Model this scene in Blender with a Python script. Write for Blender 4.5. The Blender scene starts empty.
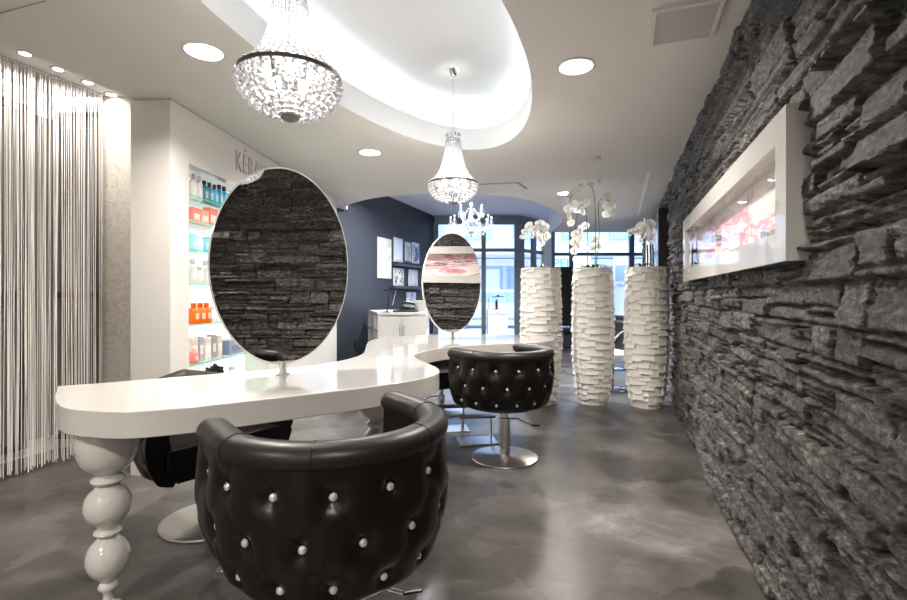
import bpy, bmesh, math, random
import numpy as np
from mathutils import Vector, Matrix, noise
R_ = random.Random(7)
C = bpy.context.scene.collection
F, CX, HY, CH = 480.0, 453.5, 295.0, 1.2
ZT = 0.80           # table top height
ZL = 2.5            # main ceiling
ZU = 3.0            # raised ceiling
TH = math.radians(19.0)
D = Vector((math.sin(TH), math.cos(TH), 0)); NR = Vector((-math.cos(TH), math.sin(TH), 0))

def at_z(px, py, z):
    Y = (CH - z) * F / (py - HY)
    return Vector(((px - CX) / F * Y, Y, z))
def at_y(px, py, Y):
    return Vector(((px - CX) / F * Y, Y, CH - (py - HY) / F * Y))

# ------------------------------------------------------------ materials
def mat(name, col=(.8,.8,.8), rough=.5, metal=0., spec=.5, coat=0., trans=0., ior=1.45, emit=None, es=0., sub=0.):
    m = bpy.data.materials.new(name); m.use_nodes = True
    b = m.node_tree.nodes['Principled BSDF']
    b.inputs['Base Color'].default_value = (*col, 1)
    b.inputs['Roughness'].default_value = rough
    b.inputs['Metallic'].default_value = metal
    b.inputs['Specular IOR Level'].default_value = spec
    b.inputs['Coat Weight'].default_value = coat
    b.inputs['Coat Roughness'].default_value = .03
    b.inputs['Transmission Weight'].default_value = trans
    b.inputs['IOR'].default_value = ior
    if emit:
        b.inputs['Emission Color'].default_value = (*emit, 1); b.inputs['Emission Strength'].default_value = es
    return m
def N(m, t): return m.node_tree.nodes.new(t)
def L(m, a, b): m.node_tree.links.new(a, b)
def bsdf(m): return m.node_tree.nodes['Principled BSDF']
def noise_col(m, scale, cols, detail=6, rough=.6, mapping=(1,1,1), bump=0., bdist=.01, rr=None, distort=0):
    tc = N(m,'ShaderNodeTexCoord'); mp = N(m,'ShaderNodeMapping'); mp.inputs['Scale'].default_value = mapping
    L(m, tc.outputs['Object'], mp.inputs['Vector'])
    n = N(m,'ShaderNodeTexNoise'); n.inputs['Scale'].default_value = scale; n.inputs['Detail'].default_value = detail
    n.inputs['Roughness'].default_value = rough; n.inputs['Distortion'].default_value = distort
    L(m, mp.outputs[0], n.inputs['Vector'])
    r = N(m,'ShaderNodeValToRGB'); cr = r.color_ramp
    cr.elements[0].position, cr.elements[0].color = cols[0][0], (*cols[0][1],1)
    cr.elements[1].position, cr.elements[1].color = cols[-1][0], (*cols[-1][1],1)
    for p, c in cols[1:-1]:
        e = cr.elements.new(p); e.color = (*c,1)
    L(m, n.outputs['Fac'], r.inputs['Fac']); L(m, r.outputs['Color'], bsdf(m).inputs['Base Color'])
    if bump:
        bp = N(m,'ShaderNodeBump'); bp.inputs['Strength'].default_value = bump; bp.inputs['Distance'].default_value = bdist
        L(m, n.outputs['Fac'], bp.inputs['Height']); L(m, bp.outputs[0], bsdf(m).inputs['Normal'])
    if rr:
        q = N(m,'ShaderNodeMapRange'); q.inputs['To Min'].default_value = rr[0]; q.inputs['To Max'].default_value = rr[1]
        L(m, n.outputs['Fac'], q.inputs['Value']); L(m, q.outputs[0], bsdf(m).inputs['Roughness'])
    return n, mp
def glassmat(name, tint=(1,1,1), ior=1.5, rough=0.0):
    m = bpy.data.materials.new(name); m.use_nodes = True; nt = m.node_tree; nt.nodes.remove(bsdf(m))
    out = nt.nodes['Material Output']; tr = N(m,'ShaderNodeBsdfTransparent'); gl = N(m,'ShaderNodeBsdfGlossy'); mx = N(m,'ShaderNodeMixShader'); fr = N(m,'ShaderNodeFresnel')
    tr.inputs[0].default_value = (*tint,1); gl.inputs['Roughness'].default_value = rough; fr.inputs['IOR'].default_value = ior
    ge = N(m,'ShaderNodeNewGeometry'); mu = N(m,'ShaderNodeMath'); mu.operation = 'SUBTRACT'; mu.use_clamp = True
    L(m, fr.outputs[0], mu.inputs[0]); L(m, ge.outputs['Backfacing'], mu.inputs[1]); L(m, mu.outputs[0], mx.inputs[0]); L(m, tr.outputs[0], mx.inputs[1]); L(m, gl.outputs[0], mx.inputs[2]); L(m, mx.outputs[0], out.inputs['Surface'])
    return m
M = {}
M['gloss_white'] = mat('gloss_white', (.60,.58,.55), .12, coat=.6)
M['unit_white'] = mat('unit_white', (.62,.60,.57), .15, coat=.4)
M['ceil'] = mat('ceil', (.66,.635,.605), .75)
noise_col(M['ceil'], .6, [(.3,(.62,.59,.56)),(.7,(.66,.63,.60))], 2)
M['cove'] = mat('cove', (.86,.87,.88), .8)
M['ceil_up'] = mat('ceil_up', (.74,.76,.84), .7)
M['floor'] = mat('floor', (.1,.09,.085), .3, spec=.5)
n_, mp_ = noise_col(M['floor'], 1.3, [(.30,(.030,.027,.025)),(.44,(.062,.056,.052)),(.56,(.092,.084,.079)),(.70,(.17,.158,.150))], 9, .68, rr=(.22,.42), distort=1.2)
_f = M['floor']; vo = N(_f,'ShaderNodeTexVoronoi'); vo.inputs['Scale'].default_value = 2.6; dn_ = N(_f,'ShaderNodeTexNoise'); dn_.inputs['Scale'].default_value = 3.5; dn_.inputs['Detail'].default_value = 6
vm = N(_f,'ShaderNodeVectorMath'); vm.operation = 'MULTIPLY_ADD'; vm.inputs[1].default_value = (.9,.9,.9); L(_f, mp_.outputs[0], dn_.inputs['Vector']); L(_f, dn_.outputs['Color'], vm.inputs[0]); L(_f, mp_.outputs[0], vm.inputs[2]); L(_f, vm.outputs[0], vo.inputs['Vector'])
sp_ = N(_f,'ShaderNodeSeparateColor'); L(_f, vo.outputs['Color'], sp_.inputs[0]); mr_ = N(_f,'ShaderNodeMapRange'); mr_.inputs['To Min'].default_value = .72; mr_.inputs['To Max'].default_value = 1.3; L(_f, sp_.outputs[0], mr_.inputs['Value'])
vs_ = N(_f,'ShaderNodeVectorMath'); vs_.operation = 'SCALE'; src_ = bsdf(_f).inputs['Base Color'].links[0].from_socket; L(_f, src_, vs_.inputs[0]); L(_f, mr_.outputs[0], vs_.inputs['Scale']); L(_f, vs_.outputs[0], bsdf(_f).inputs['Base Color'])
bp = N(M['floor'],'ShaderNodeBump'); nn = N(M['floor'],'ShaderNodeTexNoise'); nn.inputs['Scale'].default_value = 14; nn.inputs['Detail'].default_value = 5
bp.inputs['Strength'].default_value = .12; bp.inputs['Distance'].default_value = .01
L(M['floor'], mp_.outputs[0], nn.inputs['Vector']); L(M['floor'], nn.outputs['Fac'], bp.inputs['Height']); L(M['floor'], bp.outputs[0], bsdf(M['floor']).inputs['Normal'])
M['stone'] = mat('stone', (.05,.05,.05), .45, spec=.55)
def stone_nodes(m):
    at = N(m,'ShaderNodeVertexColor'); at.layer_name = 'stone'
    tc = N(m,'ShaderNodeTexCoord'); mp = N(m,'ShaderNodeMapping'); mp.inputs['Scale'].default_value = (1,1,2.5); L(m, tc.outputs['Object'], mp.inputs[0])
    n = N(m,'ShaderNodeTexNoise'); n.inputs['Scale'].default_value = 24; n.inputs['Detail'].default_value = 10; n.inputs['Roughness'].default_value = .78
    L(m, mp.outputs[0], n.inputs['Vector'])
    r = N(m,'ShaderNodeValToRGB'); cr = r.color_ramp; cr.elements[0].position = .41; cr.elements[0].color = (.014,.0125,.0115,1)
    cr.elements[1].position = .63; cr.elements[1].color = (.27,.25,.235,1); e = cr.elements.new(.49); e.color = (.058,.053,.049,1); e = cr.elements.new(.55); e.color = (.115,.106,.099,1)
    L(m, n.outputs['Fac'], r.inputs['Fac'])
    mx = N(m,'ShaderNodeMix'); mx.data_type = 'RGBA'; mx.blend_type = 'MULTIPLY'; mx.inputs[0].default_value = 1
    L(m, r.outputs['Color'], mx.inputs[6]); L(m, at.outputs['Color'], mx.inputs[7]); L(m, mx.outputs[2], bsdf(m).inputs['Base Color'])
    b = N(m,'ShaderNodeBump'); b.inputs['Strength'].default_value = 1.0; b.inputs['Distance'].default_value = .022
    L(m, n.outputs['Fac'], b.inputs['Height']); L(m, b.outputs[0], bsdf(m).inputs['Normal'])
stone_nodes(M['stone'])
M['dark_wall'] = mat('dark_wall', (.026,.029,.040), .6)
M['white_wall'] = mat('white_wall', (.7,.69,.67), .7)
M['wallpaper'] = mat('wallpaper', (.6,.56,.5), .6)
noise_col(M['wallpaper'], 9, [(.35,(.50,.46,.41)),(.5,(.62,.58,.53)),(.62,(.52,.48,.43))], 4, .5, distort=2.5, bump=.3)
M['leather'] = mat('leather', (.012,.009,.009), .32, spec=.3)
noise_col(M['leather'], 160, [(.3,(.005,.004,.004)),(.7,(.008,.006,.006))], 3, bump=.12, bdist=.002)
M['leather_roll'] = mat('leather_roll', (.022,.017,.016), .38, spec=.35)
noise_col(M['leather_roll'], 130, [(.3,(.012,.009,.0085)),(.7,(.018,.013,.012))], 3, bump=.15, bdist=.002)
M['chrome'] = mat('chrome', (.78,.78,.78), .12, 1.)
M['steel'] = mat('steel', (.62,.61,.60), .28, 1.)
M['dark_metal'] = mat('dark_metal', (.17,.15,.14), .35, .8)
M['mirror'] = mat('mirror', (.93,.93,.93), .0, 1.)
M['crystal'] = mat('crystal', (.97,.97,1), .08, 0, trans=.6, ior=1.45, coat=.3)
M['gem'] = mat('gem', (.85,.85,.88), .08, .7, coat=1)
M['candle'] = mat('candle', (1,1,1), .5, emit=(.95,.97,1), es=.8)
M['blue_crystal'] = mat('blue_crystal', (.70,.76,.86), .12, .0, trans=.35, ior=1.5)
M['lamp'] = mat('lamp', (1,1,1), .5, emit=(1,.95,.88), es=14)
M['spot'] = mat('spot', (1,1,1), .5, emit=(1,.93,.82), es=18)
M['bulb'] = mat('bulb', (1,1,1), .5, emit=(1,.96,.9), es=9)
M['led'] = mat('led', (1,1,1), .5, emit=(.86,.93,1), es=5.5)
M['led_shelf'] = mat('led_shelf', (1,1,1), .5, emit=(.95,1,.98), es=9)
M['pot'] = mat('pot', (.82,.79,.75), .5)
M['petal'] = mat('petal', (.93,.92,.88), .5)
_p = M['petal']; _t = N(_p,'ShaderNodeBsdfTranslucent'); _t.inputs[0].default_value = (.95,.94,.92,1); _m = N(_p,'ShaderNodeMixShader'); _m.inputs[0].default_value = .45
L(_p, bsdf(_p).outputs[0], _m.inputs[1]); L(_p, _t.outputs[0], _m.inputs[2]); L(_p, _m.outputs[0], _p.node_tree.nodes['Material Output'].inputs['Surface'])
M['petal_lip'] = mat('petal_lip', (.80,.62,.42), .5)
M['stem'] = mat('stem', (.16,.24,.07), .5)
M['leaf'] = mat('leaf', (.06,.16,.03), .4)
M['soil'] = mat('soil', (.06,.045,.03), .9)
M['frame_grey'] = mat('frame_grey', (.14,.165,.20), .4)
M['glass'] = glassmat('glass')
M['glass_green'] = glassmat('glass_green', (.86,.97,.94), 1.3)
M['glass_edge'] = mat('glass_edge', (.05,.55,.42), .15)
M['strings'] = mat('strings', (.90,.87,.84), .5)
M['black'] = mat('black', (.015,.015,.017), .35)
M['dark_shelf'] = mat('dark_shelf', (.03,.035,.05), .4)
M['paper'] = mat('paper', (.8,.8,.8), .6)
M['grey_text'] = mat('grey_text', (.42,.40,.38), .3, .5)
M['vent'] = mat('vent', (.50,.48,.46), .6)
M['street'] = mat('street', (.50,.58,.72), .6)
M['cabinet_white'] = mat('cabinet_white', (.80,.80,.80), .2, coat=.3)
M['backlight'] = mat('backlight', (.9,.9,.9), .5, emit=(1,.98,.95), es=.42)
M['art_glass'] = glassmat('art_glass', (1,1,1), 1.25)
M['facade'] = mat('facade', (.42,.55,.74), .7)
M['facade_white'] = mat('facade_white', (.72,.78,.86), .7)
M['teal'] = mat('teal', (.02,.55,.55), .5)
M['awning'] = mat('awning', (.82,.78,.80), .7)
M['win_dark'] = mat('win_dark', (.30,.45,.62), .15)

# ------------------------------------------------------------ mesh builder
class MB:
    def __init__(s): s.v = []; s.f = []
    def add(s, vs, fs):
        o = len(s.v); s.v += [tuple(v) for v in vs]; s.f += [tuple(i + o for i in f) for f in fs]; return s
    def box(s, a, b, mtx=None):
        (x0,y0,z0),(x1,y1,z1) = a, b
        vs = [Vector(p) for p in [(x0,y0,z0),(x1,y0,z0),(x1,y1,z0),(x0,y1,z0),(x0,y0,z1),(x1,y0,z1),(x1,y1,z1),(x0,y1,z1)]]
        if mtx: vs = [mtx @ v for v in vs]
        return s.add(vs, [(0,3,2,1),(4,5,6,7),(0,1,5,4),(1,2,6,5),(2,3,7,6),(3,0,4,7)])
    def bar(s, p, q, w, h=None, up=(0,0,1)):
        p, q = Vector(p), Vector(q); d = (q-p).normalized(); h = h or w
        u = Vector(up)
        if abs(d.dot(u)) > .98: u = Vector((1,0,0))
        x = d.cross(u).normalized(); y = x.cross(d).normalized()
        vs = [b + x*sx*w/2 + y*sy*h/2 for b in (p,q) for sx, sy in ((-1,-1),(1,-1),(1,1),(-1,1))]
        return s.add(vs, [(0,3,2,1),(4,5,6,7),(0,1,5,4),(1,2,6,5),(2,3,7,6),(3,0,4,7)])
    def lathe(s, prof, seg=32, c=(0,0,0), cap=True):
        o = len(s.v); n = len(prof)
        for r, z in prof:
            for k in range(seg):
                a = 2*math.pi*k/seg; s.v.append((c[0]+r*math.cos(a), c[1]+r*math.sin(a), c[2]+z))
        for i in range(n-1):
            for k in range(seg):
                k2 = (k+1) % seg
                s.f.append((o+i*seg+k, o+i*seg+k2, o+(i+1)*seg+k2, o+(i+1)*seg+k))
        if cap:
            s.f.append(tuple(o+k for k in reversed(range(seg)))); s.f.append(tuple(o+(n-1)*seg+k for k in range(seg)))
        return s
    def tube(s, pts, r, seg=10, rb=None, closed=False, cap=True, up=None):
        pts = [Vector(p) for p in pts]; o = len(s.v); n = len(pts); rb = rb or r
        prev = None
        for i, p in enumerate(pts):
            a = pts[i-1] if (i > 0 or closed) else p; b = pts[(i+1) % n] if (i < n-1 or closed) else p
            t = (b-a).normalized()
            ref = Vector(up) if up else (prev if prev is not None else (Vector((0,0,1)) if abs(t.z) < .9 else Vector((1,0,0))))
            x = t.cross(ref)
            if x.length < 1e-6: x = t.cross(Vector((0,1,.3)))
            x.normalize(); y = x.cross(t).normalized(); prev = y
            rr = r[i] if isinstance(r, (list,tuple)) else r; r2 = rb[i] if isinstance(rb, (list,tuple)) else rb
            for k in range(seg):
                an = 2*math.pi*k/seg; s.v.append(tuple(p + x*math.cos(an)*rr + y*math.sin(an)*r2))
        m = n if closed else n-1
        for i in range(m):
            j = (i+1) % n
            for k in range(seg):
                k2 = (k+1) % seg; s.f.append((o+i*seg+k, o+j*seg+k, o+j*seg+k2, o+i*seg+k2))
        if cap and not closed:
            s.f.append(tuple(o+k for k in range(seg))); s.f.append(tuple(o+(n-1)*seg+k for k in reversed(range(seg))))
        return s
    def ball(s, c, r, seg=10, rings=6, sc=(1,1,1)):
        prof = [(max(1e-4, r*math.sin(math.pi*i/rings)), -r*math.cos(math.pi*i/rings)) for i in range(rings+1)]
        o = len(s.v); s.lathe(prof, seg)
        for i in range(o, len(s.v)):
            v = s.v[i]; s.v[i] = (c[0]+v[0]*sc[0], c[1]+v[1]*sc[1], c[2]+v[2]*sc[2])
        return s
    def octa(s, c, r, h=None):
        h = h or r; x, y, z = c
        vs = [(x,y,z+h)]+[(x+r*math.cos(a), y+r*math.sin(a), z) for a in [k*math.pi/3 for k in range(6)]]+[(x,y,z-h)]
        fs = [(0,1+k,1+(k+1)%6) for k in range(6)]+[(7,1+(k+1)%6,1+k) for k in range(6)]
        return s.add(vs, fs)
    def prism(s, poly, z0, z1):
        n = len(poly); vs = [(p[0],p[1],z0) for p in poly]+[(p[0],p[1],z1) for p in poly]
        a = sum(poly[i][0]*poly[(i+1)%n][1]-poly[(i+1)%n][0]*poly[i][1] for i in range(n))
        idx = list(range(n))
        if a < 0: vs = [(p[0],p[1],z0) for p in poly[::-1]]+[(p[0],p[1],z1) for p in poly[::-1]]
        return s.add(vs, [tuple(reversed(idx)), tuple(n+i for i in idx)]+[(i,(i+1)%n,n+(i+1)%n,n+i) for i in idx])
    def build(s, name, m, parent=None, smooth=None, bevel=0, mtx=None, bseg=2):
        me = bpy.data.meshes.new(name); me.from_pydata(s.v, [], s.f); me.validate(); me.update()
        if mtx: me.transform(mtx)
        if smooth is not None:
            me.polygons.foreach_set('use_smooth', [True]*len(me.polygons))
            if smooth > 0: me.set_sharp_from_angle(angle=math.radians(smooth))
        me.materials.append(m if not isinstance(m, str) else M[m])
        o = bpy.data.objects.new(name, me); C.objects.link(o)
        if parent is not None: o.parent = parent
        if bevel:
            b = o.modifiers.new('bevel','BEVEL'); b.width = bevel; b.segments = bseg; b.limit_method = 'ANGLE'; b.angle_limit = math.radians(40)
        return o
def tag(o, label=None, cat=None, group=None, kind=None):
    if label: o['label'] = label
    if cat: o['category'] = cat
    if group: o['group'] = group
    if kind: o['kind'] = kind
    return o
def empty(name, loc, rz=0):
    o = bpy.data.objects.new(name, None); C.objects.link(o); o.location = loc; o.rotation_euler = (0,0,rz); o.empty_display_size = .1; return o
def inst(src, name, parent, loc=(0,0,0), rot=(0,0,0), sc=(1,1,1)):
    o = bpy.data.objects.new(name, src.data if hasattr(src,'data') else src); C.objects.link(o)
    o.parent = parent; o.location = loc; o.rotation_euler = rot; o.scale = sc; return o
def copy_tree(o, parent=None):
    c = o.copy(); C.objects.link(c); c.parent = parent
    for ch in [x for x in bpy.data.objects if x.parent == o]: copy_tree(ch, c)
    return c
def struct(o): o['kind'] = 'structure'; return o
def yawm(loc, d):            # local +Y axis along d
    d = Vector((d[0], d[1], 0)).normalized()
    return Matrix.Translation(loc) @ Matrix(((d.y, d.x, 0, 0), (-d.x, d.y, 0, 0), (0,0,1,0), (0,0,0,1)))
def yaw(d): return -math.atan2(d[0], d[1])

# ------------------------------------------------------------ stone wall (relief of split slate courses)
def wallpt(s): return Vector((.575,0,0)) + D*s
def stone_wall():
    rng = np.random.default_rng(11)
    S0, S1, H = -3.4, 12.6, 2.5
    res = .005
    ns_, nz_ = int((S1-S0)/res), int((H+.04)/res)
    ids = np.zeros((nz_, ns_), np.int32); st = []
    z = 0.
    while z < H+.04:
        hh = rng.uniform(.07,.125); s = S0 - rng.uniform(0,.3)
        while s < S1:
            w = rng.uniform(.18,.52); parts = rng.choice([1,2,2,3,3,4]); cuts = np.sort(rng.uniform(.15,.85,parts-1))*hh
            zs = [0,*cuts,hh]
            for k in range(parts):
                if zs[k+1]-zs[k] < .012: continue
                sub = rng.choice([1,1,2]); ss = np.linspace(0,w,sub+1)
                if sub == 2: ss[1] = w*rng.uniform(.3,.7)
                for j in range(sub):
                    a, b, c, d = s+ss[j], s+ss[j+1], z+zs[k], z+zs[k+1]
                    st.append((a,b,c,d,rng.uniform(0,.036),rng.uniform(-.10,.10),rng.uniform(-.30,.30),rng.uniform(.6,1.45)))
                    i0,i1,j0,j1 = [int(round(q/res)) for q in (a-S0,b-S0,c,d)]
                    ids[max(0,j0):max(0,j1), max(0,i0):max(0,i1)] = len(st)-1
            s += w
        z += hh
    st = np.array(st)
    sc = np.concatenate([np.arange(S0,-.6,.03), np.arange(-.6,4.6,.007), np.arange(4.6,7.5,.014), np.arange(7.5,S1,.035)])
    zc = np.arange(0,H+.001,.007)
    SS, ZZ = np.meshgrid(sc, zc)
    def vn(x, y, seed):
        r = np.random.default_rng(seed).random((257,257))
        xi, yi = np.floor(x).astype(int), np.floor(y).astype(int); fx, fy = x-xi, y-yi
        fx = fx*fx*(3-2*fx); fy = fy*fy*(3-2*fy)
        g = lambda a,b: r[np.mod(a,257), np.mod(b,257)]
        return (g(xi,yi)*(1-fx)+g(xi+1,yi)*fx)*(1-fy)+(g(xi,yi+1)*(1-fx)+g(xi+1,yi+1)*fx)*fy
    def fbm(x, y, seed, o=4): return sum(vn(x*2**k, y*2**k, seed+k)/2**k for k in range(o))/sum(1/2**k for k in range(o)) - .5
    ws = SS + .020*fbm(SS*30, ZZ*30, 1); wz = ZZ + .012*fbm(SS*9, ZZ*24, 5) + .008*fbm(SS*45, ZZ*45, 9)
    ii = np.clip(((ws-S0)/res).astype(int),0,ns_-1); jj = np.clip((wz/res).astype(int),0,nz_-1)
    Q = st[ids[jj,ii]]
    a,b,c,d,h0,ta,tb,cl = [Q[...,k] for k in range(8)]
    e = np.minimum(np.minimum(ws-a,b-ws)*.8, np.minimum(wz-c,d-wz))
    h = h0 + ta*(ws-(a+b)/2)*.5 + tb*(wz-(c+d)/2)
    rough = fbm(SS*7+h0*900, ZZ*16+h0*500, 20, 5)
    r2 = fbm(SS*5+h0*700+ZZ*3, ZZ*30+h0*300, 60, 4)
    step = np.floor((r2+.5)*7)/7 - .5
    h += .008*rough + .024*step + .009*fbm(SS*50, ZZ*80, 40, 3)
    h -= .030*np.exp(-(np.maximum(e,0)/.0045)**2)
    h = np.clip(h, -.03, .058)
    cs = math.cos(TH); hole = (SS > 1.55/cs) & (SS < 3.88/cs) & (ZZ > 1.335) & (ZZ < 1.775); h = np.where(hole, -.06, h)
    n = NR; base = wallpt(0)
    P = np.empty(SS.shape+(3,))
    for k in range(3): P[...,k] = base[k] + SS*D[k] + (h-.024)*n[k]
    P[...,2] = ZZ
    nzv, nsv = SS.shape
    me = bpy.data.meshes.new('wall_right')
    me.vertices.add(nzv*nsv); me.vertices.foreach_set('co', P.reshape(-1))
    I = np.arange(nzv*nsv).reshape(nzv,nsv)
    q = np.stack([I[:-1,:-1], I[1:,:-1], I[1:,1:], I[:-1,1:]],-1).reshape(-1)
    nf = (nzv-1)*(nsv-1)
    me.loops.add(nf*4); me.loops.foreach_set('vertex_index', q); me.polygons.add(nf)
    me.polygons.foreach_set('loop_start', np.arange(nf)*4)
    me.update(calc_edges=True)
    ca = me.color_attributes.new('stone','FLOAT_COLOR','POINT')
    warm = cl*.0+1
    col = np.stack([cl*1.02, cl, cl*.98, np.ones_like(cl)],-1).reshape(-1)
    ca.data.foreach_set('color', col.astype(np.float32))
    me.materials.append(M['stone'])
    o = bpy.data.objects.new('wall_right', me); C.objects.link(o); return struct(o)
stone_wall()
mb = MB(); a0, a1 = wallpt(-3.4), wallpt(12.6)
mb.prism([a0-NR*.10, a1-NR*.10, a1-NR*.2, a0-NR*.2], 0, ZU+.1); struct(mb.build('wall_right_core', 'black'))

# ------------------------------------------------------------ shell
XB = -3.2   # back of the room (y)
FARY = 12.2
mb = MB(); mb.box((-5.5,XB,-.08),(5.2,FARY,0)); struct(mb.build('floor','floor'))
# main ceiling with two oval openings, cut by a boolean-free polygon fill
def ell(cu, cv, a, b, n=96):
    Nv = Vector((math.cos(TH), -math.sin(TH), 0)); out = []
    for k in range(n):
        t = 2*math.pi*k/n; out.append(D*(cu+a*math.cos(t)) + Nv*(cv+b*math.sin(t)))
    return out
OV = (2.429, -1.149, 1.7, .675)
oval = ell(*OV)
# far edge of the low ceiling: curved opening over the reception
arc = [(-1.62,7.35),(-1.58,7.0),(-1.25,6.58),(-.86,6.3),(-.5,6.17),(-.17,6.12),(.25,6.14),(.67,6.27),(1.09,6.62),(1.49,7.26),(1.76,7.85),(1.92,8.43),(1.98,9.1),(1.98,9.95)]
def smooth_poly(p, it=2, closed=False):
    p = [Vector((q[0],q[1],0)) for q in p]
    for _ in range(it):
        o = [] if closed else [p[0]]
        for i in range(len(p) if closed else len(p)-1):
            a, b = p[i], p[(i+1)%len(p)]; o += [a*.75+b*.25, a*.25+b*.75]
        if not closed: o.append(p[-1])
        p = o
    return p
arcs = smooth_poly(arc, 2)
LW = Vector((-2.77,3.49,0)); LWs = lambda y: -2.77 + math.tan(TH)*(y-3.49)       # string curtain line
outer = [Vector((-2.55+ (XB-2.6)*.05,XB,0)), Vector((5.2,XB,0)), Vector((5.2,9.95,0))] + arcs[::-1] + [Vector((-3.2,7.35,0)), Vector((-3.2,3.74,0)), Vector((-2.13,3.74,0)), at_z(132,99,ZL), at_z(0,40,ZL), Vector((-3.9, XB, 0))]
outer = outer[1:]
def fill_with_hole(name, outer, holes, z, m):
    bm = bmesh.new(); edges = []
    for loop in [outer]+holes:
        vs = [bm.verts.new((p[0],p[1],z)) for p in loop]
        for i in range(len(vs)): edges.append(bm.edges.new((vs[i], vs[(i+1)%len(vs)])))
    bmesh.ops.triangle_fill(bm, use_beauty=True, use_dissolve=False, edges=edges, normal=(0,0,-1))
    me = bpy.data.meshes.new(name); bm.to_mesh(me); bm.free(); me.materials.append(M[m])
    o = bpy.data.objects.new(name, me); C.objects.link(o); return struct(o)
fill_with_hole('ceiling', outer, [oval], ZL, 'ceil')
# rim and cove of the oval light recess
Nv = Vector((math.cos(TH), -math.sin(TH), 0))
def ring_wall(mb, la, lb, za, zb):
    n = len(la); mb.add([(p.x,p.y,za) for p in la]+[(p.x,p.y,zb) for p in lb], [(i,(i+1)%n,n+(i+1)%n,n+i) for i in range(n)])
big = ell(OV[0],OV[1],OV[2]+.22,OV[3]+.22); mid = ell(OV[0],OV[1],OV[2]+.025,OV[3]+.025)
mb = MB(); ring_wall(mb, oval, oval, ZL, ZL+.19); ring_wall(mb, oval, mid, ZL+.19, ZL+.19); ring_wall(mb, mid, mid, ZL+.19, ZL+.03)
ring_wall(mb, mid, big, ZL+.03, ZL+.03); ring_wall(mb, big, big, ZL+.03, ZL+.42)
n = len(big); mb.add([(p.x,p.y,ZL+.42) for p in big], [tuple(range(n))]); struct(mb.build('ceiling_recess','cove', smooth=30))
lp = ell(OV[0],OV[1],OV[2]+.11,OV[3]+.11,64)
mb = MB(); mb.tube([p+Vector((0,0,ZL+.075)) for p in lp], .018, 6, closed=True)
tag(mb.build('light_strip','led', smooth=60), 'glowing light strip hidden in the oval ceiling recess', 'light strip')
# raised ceiling over the reception and window zone + bulkhead faces
mb = MB(); mb.box((-5.5,5.9,ZU),(5.2,FARY,ZU+.06)); struct(mb.build('ceiling_raised','ceil_up'))
mb = MB(); pts = [Vector((-3.2,7.35,0))] + list(arcs) + [Vector((5.2,9.95,0))]
for i in range(len(pts)-1):
    a, b = pts[i], pts[i+1]; mb.add([(a.x,a.y,ZL),(b.x,b.y,ZL),(b.x,b.y,ZU),(a.x,a.y,ZU)], [(0,1,2,3)])
struct(mb.build('ceiling_edge','ceil_up', smooth=30))
# pelmet recess above the string curtain
A = at_z(0,40,ZL); B = at_z(132,99,ZL)
mb = MB(); d = (A-B).normalized(); A2 = A + d*4.5
mb.add([(A2.x,A2.y,ZL),(B.x,B.y,ZL),(B.x,B.y,2.74),(A2.x,A2.y,2.74)], [(0,1,2,3)])
mb.add([(A2.x,A2.y,2.74),(B.x,B.y,2.74),(-2.2,3.74,2.74),(-3.2,3.74,2.74),(-5.5,XB,2.74)], [(0,1,2,3,4)])
struct(mb.build('ceiling_pelmet','ceil'))
# left wall behind the strings, wallpapered return, rear wall
wl = lambda y: LWs(y) - .42
mb = MB(); mb.prism([(wl(XB),XB),(wl(3.74),3.74),(wl(3.74)-.12,3.74),(wl(XB)-.12,XB)], 0, 2.76); struct(mb.build('wall_left','white_wall'))
mb = MB(); mb.box((-2.745,3.72,0),(-2.10,3.84,2.76)); struct(mb.build('wall_wallpaper','wallpaper'))
mb = MB(); mb.box((-3.6,3.78,0),(-2.745,3.90,2.76)); struct(mb.build('wall_corner','white_wall'))
mb = MB(); mb.box((-5.5,XB-.12,0),(5.2,XB,2.76)); struct(mb.build('wall_rear','white_wall'))
# dark blue wall of the reception
dw = lambda y: -4.2 + .3443*y
mb = MB(); mb.prism([(dw(6.2),6.2),(dw(11.1),11.1),(dw(11.1)-.15,11.1),(dw(6.2)-.15,6.2)], 0, ZU); struct(mb.build('wall_reception','dark_wall'))

# ------------------------------------------------------------ display unit with recessed glass shelves
uf = lambda y: -2.144 + .0865*y
ud = Vector((.0865,1,0)).normalized(); un = Vector((ud.y,-ud.x,0))      # un points into the room
Y0, Y1, Y2, Y3 = 3.17, 3.36, 4.55, 6.5
up = lambda y: Vector((uf(y), y, 0))
unit = empty('display_unit', up(4.8)); tag(unit, 'tall glossy white wall unit with lit glass shelf recess and lettering', 'display unit')
def uslab(mb, ya, yb, d0, d1, z0, z1):      # d measured behind the front plane
    a, b = up(ya), up(yb); mb.prism([a-un*d0, b-un*d0, b-un*d1, a-un*d1], z0, z1)
inv = Matrix.Translation(-unit.location)
mb = MB(); uslab(mb, Y0, Y1, 0, .28, 0, ZL-.004); uslab(mb, Y2, Y3, 0, .28, 0, ZL-.004); uslab(mb, Y1, Y2, 0, .28, 2.12, ZL-.004)
uslab(mb, Y1, Y2, .252, .28, .40, 2.12); uslab(mb, Y1, Y2, 0, .28, 0, .44)
mb.build('body','unit_white', unit, mtx=inv)
SH = [1.91,1.735,1.525,1.28,.985,.70]
for z in SH:
    mb = MB(); uslab(mb, Y1+.002, Y2-.002, .012, .238, z-.006, z); g = mb.build('glass_shelf','glass_green', unit, mtx=inv)
    g['label'] = 'clear glass shelf with green edge'
    mb = MB(); uslab(mb, Y1+.002, Y2-.002, .006, .012, z-.006, z); mb.build('shelf_edge','glass_edge', g, mtx=inv)
mb = MB(); uslab(mb, Y1, Y2, .242, .252, .44, 2.12); mb.build('backlit_panel','backlight', unit, mtx=inv)
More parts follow.
